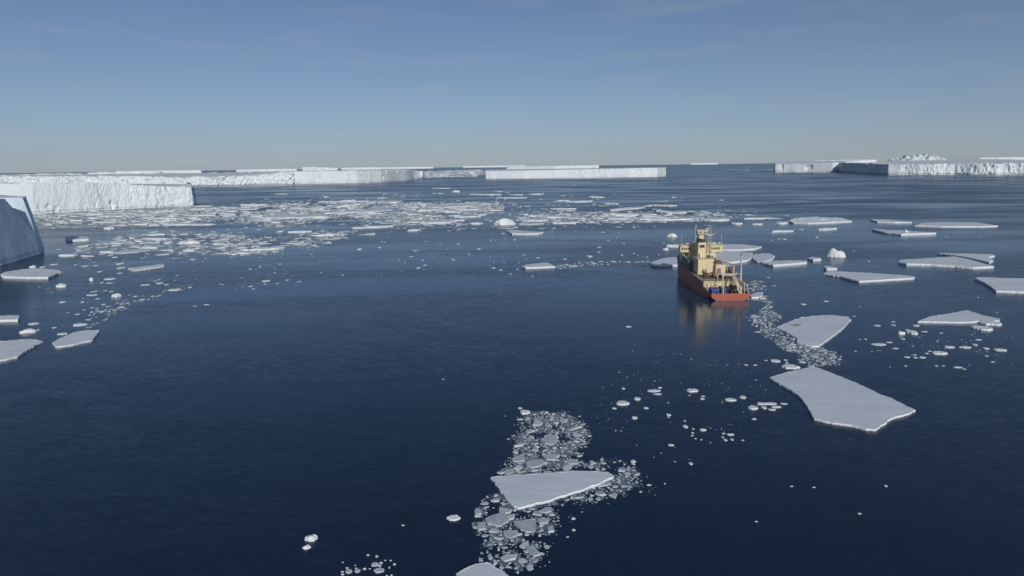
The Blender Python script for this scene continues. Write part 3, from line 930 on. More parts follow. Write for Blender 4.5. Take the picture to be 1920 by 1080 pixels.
def hull():
    # stations: y, [(x, z)...] from the rail down to the keel, starboard side
    ST = []

    def st(y, top, ztop, wl, flare=0.0, keel=-4.0):
        bot = wl * 0.72
        ST.append((y, [(top, ztop), (top + (wl - top) * 0.15, ztop * 0.72 + 0.4), (top + (wl - top) * 0.45, ztop * 0.4), (top + (wl - top) * 0.8, 0.9), (wl, 0.0), (wl * .96, -1.2), (bot, -3.0), (0.6, keel)]))

    ST.append((0.0, [(9.1, 3.25), (9.1, 2.5), (8.8, 1.5), (7.9, 0.75), (6.7, 0.0), (5.2, -0.5), (3.0, -0.8), (0.6, -1.0)]))
    ST.append((4.0, [(9.2, 3.25), (9.2, 2.6), (9.1, 1.6), (8.8, 0.8), (8.3, 0.0), (7.4, -0.9), (4.8, -1.6), (0.6, -2.0)]))
    st(8.5, 9.2, 3.3, 9.0); st(13.0, 9.2, 3.4, 9.1); st(14.6, 9.2, 6.5, 9.1)
    st(26, 9.2, 7.0, 9.1); st(38, 9.2, 7.7, 9.1); st(52, 9.1, 8.5, 9.0); st(65, 8.8, 9.2, 8.6)
    st(74, 7.8, 9.6, 7.0); st(82, 6.0, 10.0, 4.6); st(88, 4.0, 10.4, 2.6); st(92, 2.0, 10.7, 1.0); st(94.5, 0.35, 11.0, 0.2)
    V, F = [], []
    m = len(ST[0][1])
    for y, pr in ST:
        for x, z in pr: V.append((x, y, z))
        for x, z in pr: V.append((-x, y, z))
    for i in range(len(ST) - 1):
        a, b = i * 2 * m, (i + 1) * 2 * m
        for k in range(m - 1):
            F.append((a + k, b + k, b + k + 1, a + k + 1))
            F.append((a + m + k, a + m + k + 1, b + m + k + 1, b + m + k))
    # transom and stem
    for k in range(m - 1):
        F.append((k, k + 1, m + k + 1, m + k))
        e = (len(ST) - 1) * 2 * m
        F.append((e + k, e + m + k, e + m + k + 1, e + k + 1))
    o = obj_pydata('hull', V, F, M['hull'], SHIP)
    bm = bmesh.new(); bm.from_mesh(o.data); bmesh.ops.recalc_face_normals(bm, faces=bm.faces); bm.to_mesh(o.data); bm.free()
    o.data.materials.append(M['boot'])
    for p in o.data.polygons:
        if max(V[i][2] for i in p.vertices) <= 0.05: p.material_index = 1
    # bulwark cap along the rail
    c = MB()
    for sgn in (-1, 1):
        for (ya, ra), (yb, rb) in zip([(s[0], s[1][0]) for s in ST], [(s[0], s[1][0]) for s in ST][1:]):
            if abs(rb[1] - ra[1]) > 2: continue
            c.bar((sgn * ra[0], ya, ra[1] + .03), (sgn * rb[0], yb, rb[1] + .03), 0.12, 5)
    c.bar((-9.1, 0, 3.28), (9.1, 0, 3.28), 0.13, 5)
    c.build('bulwark_rail', 'hull', o)
    MB().prism([(-9.05, .05), (9.05, .05), (9.1, 14.4), (-9.1, 14.4)], 2.2, 2.35).build('working_deck', 'deck', SHIP)
    d = MB()
    ys = [(14.9, 9.05, 6.2), (38, 9.1, 6.9), (65, 8.6, 8.2), (82, 5.7, 8.9), (93, 1.3, 9.8)]
    L_ = [d.bm.verts.new((-x, y, z)) for y, x, z in ys]; R_ = [d.bm.verts.new((x, y, z)) for y, x, z in ys]
    for i in range(len(ys) - 1): d.bm.faces.new((L_[i], R_[i], R_[i + 1], L_[i + 1]))
    d.build('main_deck', 'deckg', SHIP)
    # break bulkhead between the low stern deck and the main deck
    w = MB().box(-9.1, 9.1, 14.45, 14.75, 2.35, 6.35)
    wall = w.build('deck_bulkhead', 'cream', SHIP)
    for x in (-5.6, -0.4, 4.2):
        MB().box(x, x + 1.0, 14.36, 14.44, 2.4, 4.6, .03).build('door', 'cream2', wall)
    for x in (-7.6, -3.2, 1.6, 6.6): MB().box(x, x + .8, 14.30, 14.44, 4.6, 5.4, .04).build('ventilator', 'dark', wall)


hull()


def superstructure():
    # deck slab edge with its rail, seen from astern
    MB().box(-9.15, 9.15, 13.6, 15.2, 6.37, 6.95, .05).build('deck_edge', 'cream', SHIP)
    MB().rail([(-9.0, 13.7, 6.95), (9.0, 13.7, 6.95)]).rail([(-9.0, 13.7, 6.95), (-9.0, 32, 6.95)]).rail([(9.0, 13.7, 6.95), (9.0, 32, 6.95)]).build('deck_railing', 'cream2', SHIP)
    # hangar block, port and starboard halves
    h = MB().box(-6.1, 2.2, 36, 62, 6.2, 14.85, .12).build('deckhouse', 'cream', SHIP)
    MB().box(-6.25, 2.35, 35.9, 62.1, 14.86, 15.05, .03).build('roof_edge', 'cream2', h)
    MB().rail([(-6.0, 36.1, 15.0), (2.2, 36.1, 15.0), (2.2, 44, 15.0)]).build('roof_railing', 'cream2', h)
    MB().box(-3.9, -3.0, 35.9, 35.97, 7.4, 9.5, .03).build('door', 'dark', h)
    MB().box(-1.0, 1.6, 35.86, 35.97, 7.6, 11.4, .04).build('hangar_door', 'cream2', h)
    b = MB().box(2.4, 7.6, 33, 58, 6.2, 12.2, .12).build('deckhouse', 'cream', SHIP)
    MB().box(2.42, 7.75, 32.9, 58.1, 12.21, 12.38, .03).build('roof_edge', 'white', b)
    MB().rail([(2.5, 33.1, 12.35), (7.6, 33.1, 12.35), (7.6, 50, 12.35)]).build('roof_railing', 'cream2', b)
    MB().box(2.9, 5.0, 32.9, 32.97, 6.9, 10.6, .03).build('hangar_door', 'mauve', b)
    MB().box(5.8, 6.7, 32.9, 32.97, 7.2, 9.2, .03).build('door', 'cream2', b)
    # forward accommodation under the bridge
    f = MB().box(-7.0, 7.2, 51, 74, 7.0, 16.6, .15).build('deckhouse', 'cream', SHIP)
    for x in (-6.2, 5.6):
        for z in (11.2, 14.0): MB().box(x - .35, x + .35, 50.9, 50.97, z, z + .8, .03).build('window', 'glass', f)
    for k in range(6):
        for sx in (-7.08, 7.21): MB().box(sx, sx + .07, 53 + 3.2 * k, 53.8 + 3.2 * k, 13.4, 14.2, .02).build('window', 'glass', f)
    shade_box = MB().box(-8.6, -6.15, 46, 60, 6.9, 13.0, .12).build('port_shade_box', 'shade_teal', SHIP)  # added box, coloured dark to stand in for the shaded wall to port
    for y in (48, 51, 54, 57): MB().box(-8.68, -8.6, y, y + .8, 10.6, 11.4, .02).build('window', 'glass', shade_box)
    # the tower (engine casing) with the lookout box on top
    t = MB().box(-4.7, -0.55, 42, 49.5, 15.05, 23.0, .12, (0.1, -0.1, 0, 0)).build('casing_tower', 'cream', SHIP)
    MB().box(-3.95, -1.35, 41.86, 41.99, 20.3, 21.7, .04).build('louvre', 'dark', t)
    MB().box(-4.4, -3.7, 41.9, 41.99, 15.1, 17.0, .03).build('door', 'dark', t)
    MB().box(-4.4, -1.0, 42.3, 46.5, 23.01, 24.5, .2).build('exhaust_housing', 'dark', t)
    p = MB()
    for x, y in ((-4.7, 43.2), (-3.4, 43.0), (-2.2, 44.2)): p.bar((x, y, 23.0), (x, y - .3, 25.0), 0.42, 10)
    p.build('exhaust_pipe', 'dark', t)
    k = MB().box(-3.9, -1.45, 43.6, 47.5, 24.51, 27.3, .08).build('lookout_trunk', 'cream', t)
    l = MB().box(-4.9, -0.35, 42.4, 47.2, 27.31, 29.0, .1, (-.35, .35, -.3, .2)).build('lookout_cabin', 'cream', SHIP)
    MB().box(-5.5, 0.25, 42.0, 47.6, 29.01, 29.45, .06).build('roof', 'cream2', l)
    for x in (-4.3, -2.0): MB().box(x, x + 1.2, 42.12, 42.2, 27.95, 28.75, .03).build('window', 'glass', l)
    for s_ in (-5.22, 0.08): MB().box(s_, s_ + .07, 43.2, 46.4, 27.95, 28.75, .02).build('window', 'glass', l)
    MB().bar((-5.9, 43.5, 23.2), (-5.9, 43.5, 31.6), .1, 6).bar((-5.9, 43.5, 31.0), (-5.9, 43.5, 32.2), .24, 8).bar((-5.9, 43.5, 26.0), (-4.0, 43.5, 26.0), .08).build('whip_antenna', 'white', SHIP)
    MB().ball((0.05, 43.0, 30.1), .62).bar((0.05, 43, 29.4), (0.05, 43, 29.8), .2).build('satellite_dome', 'white', SHIP, True)
    # bridge with wings
    br = MB()
    br.prism([(-11.7, 52.5), (-11.7, 56.0), (-8, 60.5), (-6, 61.5), (6, 61.5), (8, 60.5), (11.7, 56.0), (11.7, 52.5), (10.6, 51.9), (-10.6, 51.9)], 16.7, 20.1)
    B = br.build('bridge', 'cream', SHIP)
    MB().prism([(-12.1, 52.2), (-12.1, 56.4), (-8.1, 61), (8.1, 61), (12.1, 56.4), (12.1, 52.2), (10.8, 51.5), (-10.8, 51.5)], 20.11, 20.45).build('roof', 'cream2', B)
    MB().rail([(-10.6, 51.7, 20.45), (-4.8, 51.7, 20.45)]).rail([(-0.3, 51.7, 20.45), (10.6, 51.7, 20.45), (11.8, 55, 20.45)]).build('roof_railing', 'white', B)
    for x in (-10.4, -9.4, -8.4, -7.4, -6.4, 5.4, 6.4, 7.4, 8.4, 9.4): MB().box(x - .34, x + .34, 51.82, 51.89, 18.0, 19.2, .03).build('window', 'glass', B)
    for s_ in (-11.79, 11.71):
        for y in (53.3, 54.6): MB().box(s_, s_ + .08, y, y + .9, 18.0, 19.2, .02).build('window', 'glass', B)
    MB().box(-8.2, 8.2, 53.0, 59.5, 20.46, 21.5, .2).build('monkey_deck', 'cream2', B)
    # brackets under the wings
    for s_ in (-1, 1):
        for y in (53, 55.5): MB().bar((s_ * 11.2, y, 16.7), (s_ * 7.1, y, 13.0), .16, 5).build('wing_bracket', 'cream2', B)
    for x in (-10.9, 10.6):
        MB().bar((x, 52.6, 20.5), (x, 52.6, 26.5), .06, 5).build('whip_antenna', 'white', SHIP)
    for x in (6.2, 9.6): MB().bar((x, 52.5, 20.5), (x, 52.5, 21.3), .1).ball((x, 52.5, 21.6), .42).build('satellite_dome', 'white', SHIP, True)
    # lattice mast
    mm = MB()
    cx, cy = 3.4, 50.5
    zs = [15.1 + 2.0 * i for i in range(9)]
    rad = lambda z: 1.25 - 0.75 * (z - 15) / 18
    cor = lambda z: [Vector((cx + a * rad(z), cy + b * rad(z), z)) for a, b in ((-1, -1), (1, -1), (1, 1), (-1, 1))]
    for z0, z1 in zip(zs, zs[1:]):
        A, Bc = cor(z0), cor(z1)
        for i in range(4):
            mm.bar(A[i], Bc[i], .09, 4); mm.bar(A[i], Bc[(i + 1) % 4], .05, 4); mm.bar(A[(i + 1) % 4], Bc[i], .05, 4); mm.bar(Bc[i], Bc[(i + 1) % 4], .06, 4)
    mast = mm.build('lattice_mast', 'mastg', SHIP)
    for z, wd in ((24.5, 3.0), (27.0, 3.8), (29.2, 2.6), (31.2, 3.4)):
        MB().bar((cx - wd, cy, z), (cx + wd, cy, z), .09, 5).bar((cx - wd * .8, cy, z), (cx - wd * .8, cy, z + .9), .07).bar((cx + wd * .8, cy, z), (cx + wd * .8, cy, z + .9), .07).build('yard', 'mastg', mast)
    MB().box(cx - 1.9, cx + 1.9, cy - 1.0, cy - .6, 26.0, 26.4, .05).bar((cx, cy - .8, 25.2), (cx, cy - .8, 26.0), .2).build('radar_scanner', 'white', mast)
    MB().bar((cx, cy, 31.1), (cx, cy, 34.0), .1, 6).build('topmast', 'mastg', mast)
    # deck machinery on the deckhouse roofs
    g = MB()
    g.box(0.0, 1.6, 39, 42, 15.05, 16.3, .1).box(2.9, 6.6, 36.5, 41, 12.4, 13.6, .15).box(3.4, 5.2, 43, 48, 12.4, 14.4, .15)
    g.build('machinery_box', 'brown', SHIP)
    g = MB().bar((.6, 38.6, 16.9), (2.4, 38.6, 16.9), .55, 10).bar((1.9, 40, 15.1), (1.9, 40, 17.4), .3, 8)
    g.build('life_raft_canister', 'white', SHIP)
    g = MB()
    g.bar((1.8, 35, 13.6), (8.9, 33.5, 13.2), .32, 6).bar((8.9, 33.5, 13.2), (10.6, 33.2, 12.2), .24, 6).bar((2.6, 36, 12.3), (2.6, 36, 14.0), .5, 8)
    g.build('knuckle_crane', 'brown', SHIP)
    # starboard launching gear: frame, reels, pinkish locker
    g = MB()
    g.path([(7.9, 31.5, 6.5), (7.9, 31.5, 12.0), (10.6, 31.5, 12.0)], .16, 6).path([(7.9, 33.8, 6.5), (7.9, 33.8, 12.0), (10.6, 33.8, 12.0)], .16, 6).bar((7.9, 31.5, 9.4), (10.2, 31.5, 9.4), .12)
    g.build('boat_davit', 'cream2', SHIP)
    bt = MB().box(8.0, 9.4, 29.5, 36.5, 8.2, 9.7, .45).build('workboat', 'dark', SHIP)
    MB().box(8.25, 9.15, 31.0, 34.0, 9.71, 10.5, .2).build('boat_cover', 'brown', bt)
    MB().box(9.45, 10.5, 27.9, 29.4, 6.4, 12.6, .12).build('locker', 'pink', SHIP)


superstructure()


def aft_gear():
    # tall crane post at the starboard quarter with its stay
    p = MB().bar((6.7, 6.0, 2.35), (6.5, 6.0, 8.0), .62, 10, .52).bar((6.5, 6.0, 8.0), (5.7, 4.6, 21.9), .50, 8, .34).build('crane_boom', 'cream2', SHIP)
    MB().bar((5.7, 4.5, 21.9), (5.4, 3.6, 21.2), .22).bar((5.4, 3.6, 21.2), (5.2, 3.0, 14), .05, 4).build('hoist_wire', 'dark', p)
    MB().box(5.7, 7.6, 5.0, 7.0, 6.3, 8.4, .15).build('crane_housing', 'olive', p)
    # A-frame over the stern
    a = MB()
    a.path([(-3.1, 1.0, 2.35), (-2.0, 6.5, 7.2), (-1.5, 8.0, 11.3)], .30, 6)
    a.path([(4.9, 1.0, 2.35), (4.0, 5.0, 7.6), (3.2, 8.0, 11.0)], .34, 6)
    a.path([(3.5, 7.0, 11.0), (5.0, 4.6, 7.6), (5.9, 1.2, 2.4)], .22, 6)
    a.bar((-2.1, 8.0, 11.35), (7.4, 8.0, 11.35), .32, 6).bar((-1.5, 8.0, 10.6), (3.3, 8.0, 10.6), .12)
    A = a.build('stern_gantry', 'cream2', SHIP)
    MB().bar((7.1, 8.0, 2.35), (7.1, 8.0, 11.2), .34, 6).build('gantry_post', 'cream2', A)
    for x in (-2.1, 4.9): MB().ball((x, 7.7, 11.8), .38).build('floodlight', 'white', A, True)
    # small side frame at the starboard quarter
    g = MB().path([(6.9, 1.2, 2.35), (7.1, 3.0, 8.2), (8.6, 3.2, 6.4), (9.0, 1.0, 2.4)], .16, 6).bar((7.0, 2.0, 5.0), (8.75, 2.0, 5.0), .1)
    g.build('side_frame', 'cream2', SHIP)
    # winches and reels
    for (x, y, z, r, wd) in ((2.2, 5.2, 3.6, 1.1, 1.5), (1.4, 8.6, 4.2, 1.3, 1.8), (4.0, 9.4, 4.6, 1.2, 1.3), (3.6, 3.2, 3.1, .7, 1.0)):
        wn_ = MB().bar((x - wd / 2, y, z), (x + wd / 2, y, z), r * .7, 12).bar((x - wd / 2 - .12, y, z), (x - wd / 2, y, z), r, 14).bar((x + wd / 2, y, z), (x + wd / 2 + .12, y, z), r, 14).build('winch', 'dark', SHIP)
        MB().box(x - wd / 2 - .3, x + wd / 2 + .3, y - .8, y + .8, 2.36, 2.36 + max(.2, z - r * .6 - 2.36), .05).build('winch_base', 'olive', wn_)
    for q in ((2.9, 4.4, 6.4, 7.8, 4.4), (0.6, 1.5, 6.6, 7.6, 4.0), (4.9, 6.0, 9.5, 11.5, 5.2), (-1.9, -.9, 10.0, 12.5, 5.0)): MB().box(q[0], q[1], q[2], q[3], 2.36, q[4], .1).build('deck_machinery', 'olive', SHIP)
    g = MB().bar((1.0, 4.5, 2.6), (4.6, 2.6, 2.6), .3, 8).bar((0.4, 3.4, 2.55), (3.0, 2.0, 2.55), .22, 8).path([(1.5, 11, 2.6), (2.6, 10.5, 5.4), (3.2, 8.2, 5.9)], .16, 6)
    g.build('cable_reel', 'dark', SHIP)
    for (x, y, r, wd) in ((1.4, 24, 1.15, 1.7), (4.6, 20.5, .95, 1.4), (6.4, 26, 1.2, 1.2)):
        wn_ = MB().bar((x - wd / 2, y, 8.4), (x + wd / 2, y, 8.4), r * .7, 12).bar((x - wd / 2 - .12, y, 8.4), (x - wd / 2, y, 8.4), r, 14).bar((x + wd / 2, y, 8.4), (x + wd / 2 + .12, y, 8.4), r, 14).build('winch', 'mauve', SHIP)
        MB().box(x - wd / 2 - .3, x + wd / 2 + .3, y - .9, y + .9, 6.25, 7.7, .05).build('winch_base', 'brown', wn_)
    MB().path([(-.8, 19, 6.25), (-.8, 19, 9.6), (3.0, 18.2, 10.2), (6.0, 17.5, 8.8)], .26, 6).build('deck_crane', 'cream2', SHIP)
    MB().box(2.4, 3.6, 17.0, 18.4, 6.2, 8.0, .1).box(6.0, 7.6, 18.0, 20.2, 6.2, 8.6, .1).build('hatch_box', 'olive', SHIP)
    # a second deck level gallery under the slab, white edge
    MB().box(-5.0, 6.2, 12.2, 13.5, 4.3, 4.45).rail([(-5.0, 12.3, 4.45), (6.2, 12.3, 4.45)], r=.05).build('gallery', 'cream', SHIP)
    for x in (-8.6, -5.2, 6.4, 8.8): MB().bar((x, 13.9, 2.35), (x, 13.9, 6.38), .14, 6).build('stanchion', 'cream2', SHIP)
    MB().box(-9.0, -7.2, 7.5, 13.2, 2.36, 4.4, .1).build('side_locker', 'cream2', SHIP)


aft_gear()


def on_deck():
    # loose cargo standing on the ship's decks
    for (x, y, z, lx, ly, lz, lab) in ((-8.0, 3.0, 2.35, 3.4, 6.0, 2.6, 'blue cargo container on the port side of the stern deck'),
                                       (-2.7, 5.0, 2.35, 2.2, 3.0, 2.6, 'small blue container amidships on the stern deck, behind the gantry leg')):
        t = empty('cargo_container', (103.2 + x + lx / 2, 320.9 + y + ly / 2, z))
        tag(t, lab, 'container', 'blue containers on the stern deck')
        b = MB().box(-lx / 2, lx / 2, -ly / 2, ly / 2, .02, lz, .05)
        n = int(lx / .34)
        for i in range(n):
            u = -lx / 2 + .2 + i * (lx - .4) / n
            b.box(u, u + .12, -ly / 2 - .06, -ly / 2 + .02, .2, lz - .2)
        b.build('container_body', 'blue', t)
        MB().box(-.1 * lx, .32 * lx, -ly / 2 - .11, -ly / 2 - .07, .5, lz - .6).build('door', 'glass', t)
        MB().bar((-.02 * lx, -ly / 2 - .16, .3), (-.02 * lx, -ly / 2 - .16, lz - .3), .04).bar((.24 * lx, -ly / 2 - .16, .3), (.24 * lx, -ly / 2 - .16, lz - .3), .04).build('locking_bar', 'white', t)
    t = empty('covered_boat', (103.2 - 2.1, 320.9 + 30.5, 6.68))
    tag(t, 'small boat under a mauve brown cover on deck before the cream deckhouse', 'boat')
    V, F = [], []
    n, m = 12, 8
    for i in range(n + 1):
        u = i / n
        wdt = 1.25 * math.sin(math.pi * (0.12 + 0.82 * u)) ** .6
        for k in range(m + 1):
            a = math.pi * k / m
            V.append((-2.6 + 5.2 * u, math.cos(a) * wdt, 0.9 + 1.5 * math.sin(a) ** .8 * (0.75 + .25 * math.sin(3 * u * math.pi)) + .06 * fbm(u * 9, k, 0, 2)))
    for i in range(n):
        for k in range(m):
            p = i * (m + 1) + k
            F.append((p, p + 1, p + m + 2, p + m + 1))
    obj_pydata('boat_cover', V, F, M['mauve'], t, True)
    MB().box(-2.5, 2.5, -1.1, 1.1, .25, 1.0, .25).build('boat_hull', 'brown', t)
    MB().box(-1.8, -1.4, -1.2, 1.2, 0, .3).box(1.4, 1.8, -1.2, 1.2, 0, .3).build('cradle', 'dark', t)
    t = empty('cargo_crate', (103.2 - 4.2, 320.9 + 27.5, 6.58))
    tag(t, 'rusty brown crate standing beside the covered boat on deck', 'crate')
    b = MB().box(-.9, .9, -.8, .8, .03, 2.6, .06)
    b.build('crate_body', 'brown', t)
    MB().box(-.95, .95, -.86, -.81, .3, .55).box(-.95, .95, -.86, -.81, 2.0, 2.25).box(-.25, .25, -.88, -.81, .6, 1.9).build('batten', 'dark', t)


on_deck()


# ------------------------------------------------------------------ penguins on the fan shaped floe
def penguin(px, py, rz, lean, h, lab):
    p = at(px, py, 0.58)
    t = empty('penguin', (p.x, p.y, 0.57), rz)
    tag(t, lab, 'penguin', 'penguins standing on the fan shaped floe')
    prof = [(0.02, .06), (.13, .09), (.19, .28), (.20, .46), (.165, .66), (.10, .78), (.095, .84), (.10, .92), (.075, 1.0), (.01, 1.04)]
    n = 10
    V, F = [], []
    for r, z in prof:
        for k in range(n):
            a = 2 * math.pi * k / n
            V.append((r * math.cos(a) * h, r * 1.05 * math.sin(a) * h + lean * z, z * h))
    for i in range(len(prof) - 1):
        for k in range(n): F.append((i * n + k, i * n + (k + 1) % n, (i + 1) * n + (k + 1) % n, (i + 1) * n + k))
    F.append(tuple(range(n))[::-1]); F.append(tuple((len(prof) - 1) * n + k for k in range(n)))
    # beak, tail, flippers and feet belong to the same skin
    def spike(a, b, r):
        a, b = Vector(a) * h, Vector(b) * h
        d = (b - a).normalized(); x = d.orthogonal().normalized(); y = d.cross(x)
        i0 = len(V)
        for k in range(4): V.append(tuple(a + (x * math.cos(k * math.pi / 2) + y * math.sin(k * math.pi / 2)) * r * h))
        V.append(tuple(b))
        for k in range(4): F.append((i0 + k, i0 + (k + 1) % 4, i0 + 4))
        F.append((i0 + 3, i0 + 2, i0 + 1, i0))
    spike((0, -.08, .92), (0, -.24, .90), .03)
    spike((0, .12, .14), (0, .30, .03), .05)
    for s in (-1, 1):
        spike((s * .16, 0, .66), (s * .27, .05, .26), .06)
        spike((s * .08, .05, .04), (s * .10, -.18, .02), .05)
    o = obj_pydata('body', V, F, [M['black'], M['white']], t, True)
    for f in o.data.polygons:
        c = f.center
        if c.y - lean * c.z / h < -.09 * h and .12 * h < c.z < .74 * h: f.material_index = 1


for i, (px, py, rz, ln, hh, lab) in enumerate([
    (1485.8, 609.6, 0.6, .05, .95, 'penguin furthest left in the short row on the fan shaped floe'),
    (1489.4, 611.2, 2.2, -.04, 1.1, 'penguin leaning beside the one furthest left on the floe'),
    (1493.8, 611.8, 3.4, .0, 1.2, 'darkest and tallest penguin in the middle of the row on the floe'),
    (1497.8, 610.4, 2.6, .03, 1.0, 'penguin just right of the tallest one on the floe'),
    (1501.8, 610.2, 1.0, .02, .85, 'smallest penguin at the right end of the row on the floe')]):
    penguin(px, py, rz, ln, hh * .85, lab)


# ------------------------------------------------------------------ small ice: prototypes, traced individuals, brash
def lump_mesh(name, seed, lev=3, flat=0.7):
    """a weathered block of ice, 2 wide, 1 high, standing in the water"""
    r = random.Random(seed)
    bm = bmesh.new()
    bmesh.ops.create_icosphere(bm, subdivisions=4, radius=1)
    cuts = []
    for k in range(9):
        a = r.uniform(0, 2 * math.pi)
        cuts.append((Vector((math.cos(a), math.sin(a), r.uniform(-.15, .55))).normalized(), r.uniform(.62, .95)))
    cuts.append((Vector((r.uniform(-.35, .35), r.uniform(-.35, .35), 1)).normalized(), r.uniform(.6, .9)))
    for v in bm.verts:
        d = v.co.normalized()
        q = 1.05
        for nn, c in cuts:
            t = d.dot(nn)
            if t > .05: q = min(q, c / t)
        q *= 1 + .16 * fbm(d.x * 1.7 + seed * 3, d.y * 1.7, d.z * 1.7, 4)
        # a saddle in the top makes humps
        p = d * q
        if p.z > .2: p.z *= 1 + .45 * noise.noise(Vector((p.x * 1.5 + seed, p.y * 1.5, 2)))
        v.co = Vector((p.x, p.y, max(-.35, p.z * 1.15)))
    bmesh.ops.recalc_face_normals(bm, faces=bm.faces)
    me = bpy.data.meshes.new(name)
    bm.to_mesh(me); bm.free()
    me.materials.append(M['ice'])
    return me


def pad_mesh(name, seed, mname='ice', lumpy=.25):
    """a small flat pan of ice, 2 wide, 1 high above the water before scaling"""
    r = random.Random(seed)
    n = 40
    k0 = r.randint(4, 7)
    cs = sorted(r.uniform(0, 2 * math.pi) for _ in range(k0 + 3))
    ring = []
    for i in range(n):
        a = 2 * math.pi * i / n
        q = 0.84 + 0.34 * noise.noise(Vector((math.cos(a) * 1.3 + seed * 5, math.sin(a) * 1.3, 0))) + .17 * noise.noise(Vector((math.cos(a) * 4 + seed * 5, math.sin(a) * 4, 3)))
        for c in cs[:k0]:
            d = math.cos(a - c)
            if d > .2: q = min(q, (0.80 + .05 * (int(c * 7) % 3)) / d)
        ring.append((math.cos(a) * q, math.sin(a) * q))
    V, F = [], []
    lv = [(1.0, -.4), (1.03, .15), (1.0, .6), (.94, .95), (.85, 1.0), (.55, .92), (.25, .95)]
    for s, z in lv:
        for i, (x, y) in enumerate(ring):
            zz = z
            if z > .5: zz = z + lumpy * max(-.3, fbm(x * 2 + seed, y * 2, z, 3)) + lumpy * 1.4 * max(0, noise.noise(Vector((x * 2.2 + seed, y * 2.2, 7)))) * (s > .8)
            V.append((x * s, y * s, zz))
    V.append((0, 0, .93))
    for j in range(len(lv) - 1):
        for i in range(n): F.append((j * n + i, j * n + (i + 1) % n, (j + 1) * n + (i + 1) % n, (j + 1) * n + i))
    e = (len(lv) - 1) * n
    for i in range(n): F.append((e + i, e + (i + 1) % n, len(V) - 1))
    me = bpy.data.meshes.new(name)
    me.from_pydata(V, [], F)
    me.update()
    me.materials.append(M[mname])
    return me


LUMPS = [lump_mesh('ice_chunk', 40 + i) for i in range(8)]
PADS = [pad_mesh('ice_chunk', 70 + i) for i in range(10)]
GREY = [pad_mesh('ice_chunk', 90 + i, 'plate', .15) for i in range(6)]
_rc = random.Random(99)
PLACED = []


def chunk(px, py, w_, h_, label, group, kind='f', name='ice_chunk', cat='ice chunk'):
    """one loose piece of ice covering about w_ x h_ pixels centred on px, py"""
    lump = 'l' in kind
    base = at(px, py + h_ * (.5 if lump else .12))
    D = base.y
    m = D / FPX / math.cos(PITCH)                          # metres per pixel there
    hw = max(.12, w_ * m / 2)
    if lump:
        hz = h_ * m * .66
        hy = hw * .75
        me = _rc.choice(LUMPS)
        base = at(px, py + h_ * .5) + Vector((0, hy * .6, 0))
    else:
        a, b = at(px, py - h_ * .5), at(px, py + h_ * .5)
        dep = (a.y - b.y)
        hz = min(hw * .35, max(.10, .30 * h_ * m, .0))
        hy = max(hw * .30, min(hw * 1.5, (dep - hz * D / CAMH) * .5 + hw * .1))
        me = _rc.choice(GREY if 'g' in kind else PADS)
    o = bpy.data.objects.new(name, me)
    o.location = (base.x, base.y, 0)
    o.scale = (hw, hy, hz)
    o.rotation_euler = (0, 0, 0)
    # turn the prototype about its own axis before the stretch by mirroring it
    if _rc.random() < .5: o.scale.x *= -1
    if _rc.random() < .5: o.scale.y *= -1
    COL.objects.link(o)
    tag(o, label, cat, group)
    PLACED.append((base.x, base.y, max(hw, hy)))
    return o


def cluster(label, group, pts):
    for q in pts: chunk(q[0], q[1], q[2], q[3], label, group, q[4] if len(q) > 4 else 'f')


# distinctive single blocks
for lab, px, py, w_, h_, k in [
    ('big white block of glacier ice standing up in the middle distance', 946, 413.5, 40, 17, 'l'),
    ('oval white lump alone in dark water high in the middle of the sea', 856, 358.2, 20, 4.5, 'l'),
    ('craggy white growler with two points, right of the ship', 1570, 473.5, 32, 18, 'l'),
    ('squarish white chunk left of the ship, above its bridge', 1261, 440, 19, 8.5, 'l'),
    ('two humped white chunk left of the bridge of the ship', 1249, 466, 11, 6, 'l'),
    ('flat topped white chunk just left of the bridge wing of the ship', 1263.5, 462, 14, 4, 'f'),
    ('round snow lump riding on the narrow floe at right', 1700.5, 434.5, 11, 9, 'l'),
    ('upper block of the stacked white ice beside the triangular floe', 1858, 606, 44, 11, 'f'),
    ('lower block of the stacked white ice beside the triangular floe', 1843, 615.5, 36, 12, 'f'),
    ('left chunk of the white pair floating left of the triangular floe', 1692, 623, 14, 9, 'l'),
    ('right chunk of the white pair floating left of the triangular floe', 1709, 623, 22, 11, 'f'),
    ('lumpy white chunk in the ice field at left, before the shelf', 350, 453.5, 44, 8, 'l'),
    ('white block with a dark side floating before the broad shelf', 203, 427, 22, 7, 'l'),
    ('white chunk just above the slab with the dark notched end', 60, 499.5, 15, 5, 'l'),
    ('round white lump right of the slab at left, shaped like a knob', 170.5, 522.5, 9, 8, 'l'),
    ('hump backed white chunk right of the slab at left', 113, 534.5, 20, 8, 'l'),
    ('ball like white lump in the trail of crumbs at left', 217, 553, 21, 8.5, 'l'),
    ('thick greenish white chunk above the ragged floe at left', 49, 620, 30, 9, 'l'),
    ('large white chunk with a spike on its left, near the bottom edge', 583, 1008, 26, 13, 'l'),
    ('smaller white chunk below the spiked one near the bottom edge', 573.5, 1025.5, 17, 9, 'l'),
    ('tapering grey pan alone left of the lower brash', 851, 971.5, 32, 11, 'f'),
    ('white capped chunk between the wake brash and the largest floe', 1481, 687.5, 35, 10, 'f'),
    ('big pale lump behind the left end of the wedge floe brash', 984, 772.5, 22, 10, 'f'),
]:
    chunk(px, py, w_, h_, lab, None, k)

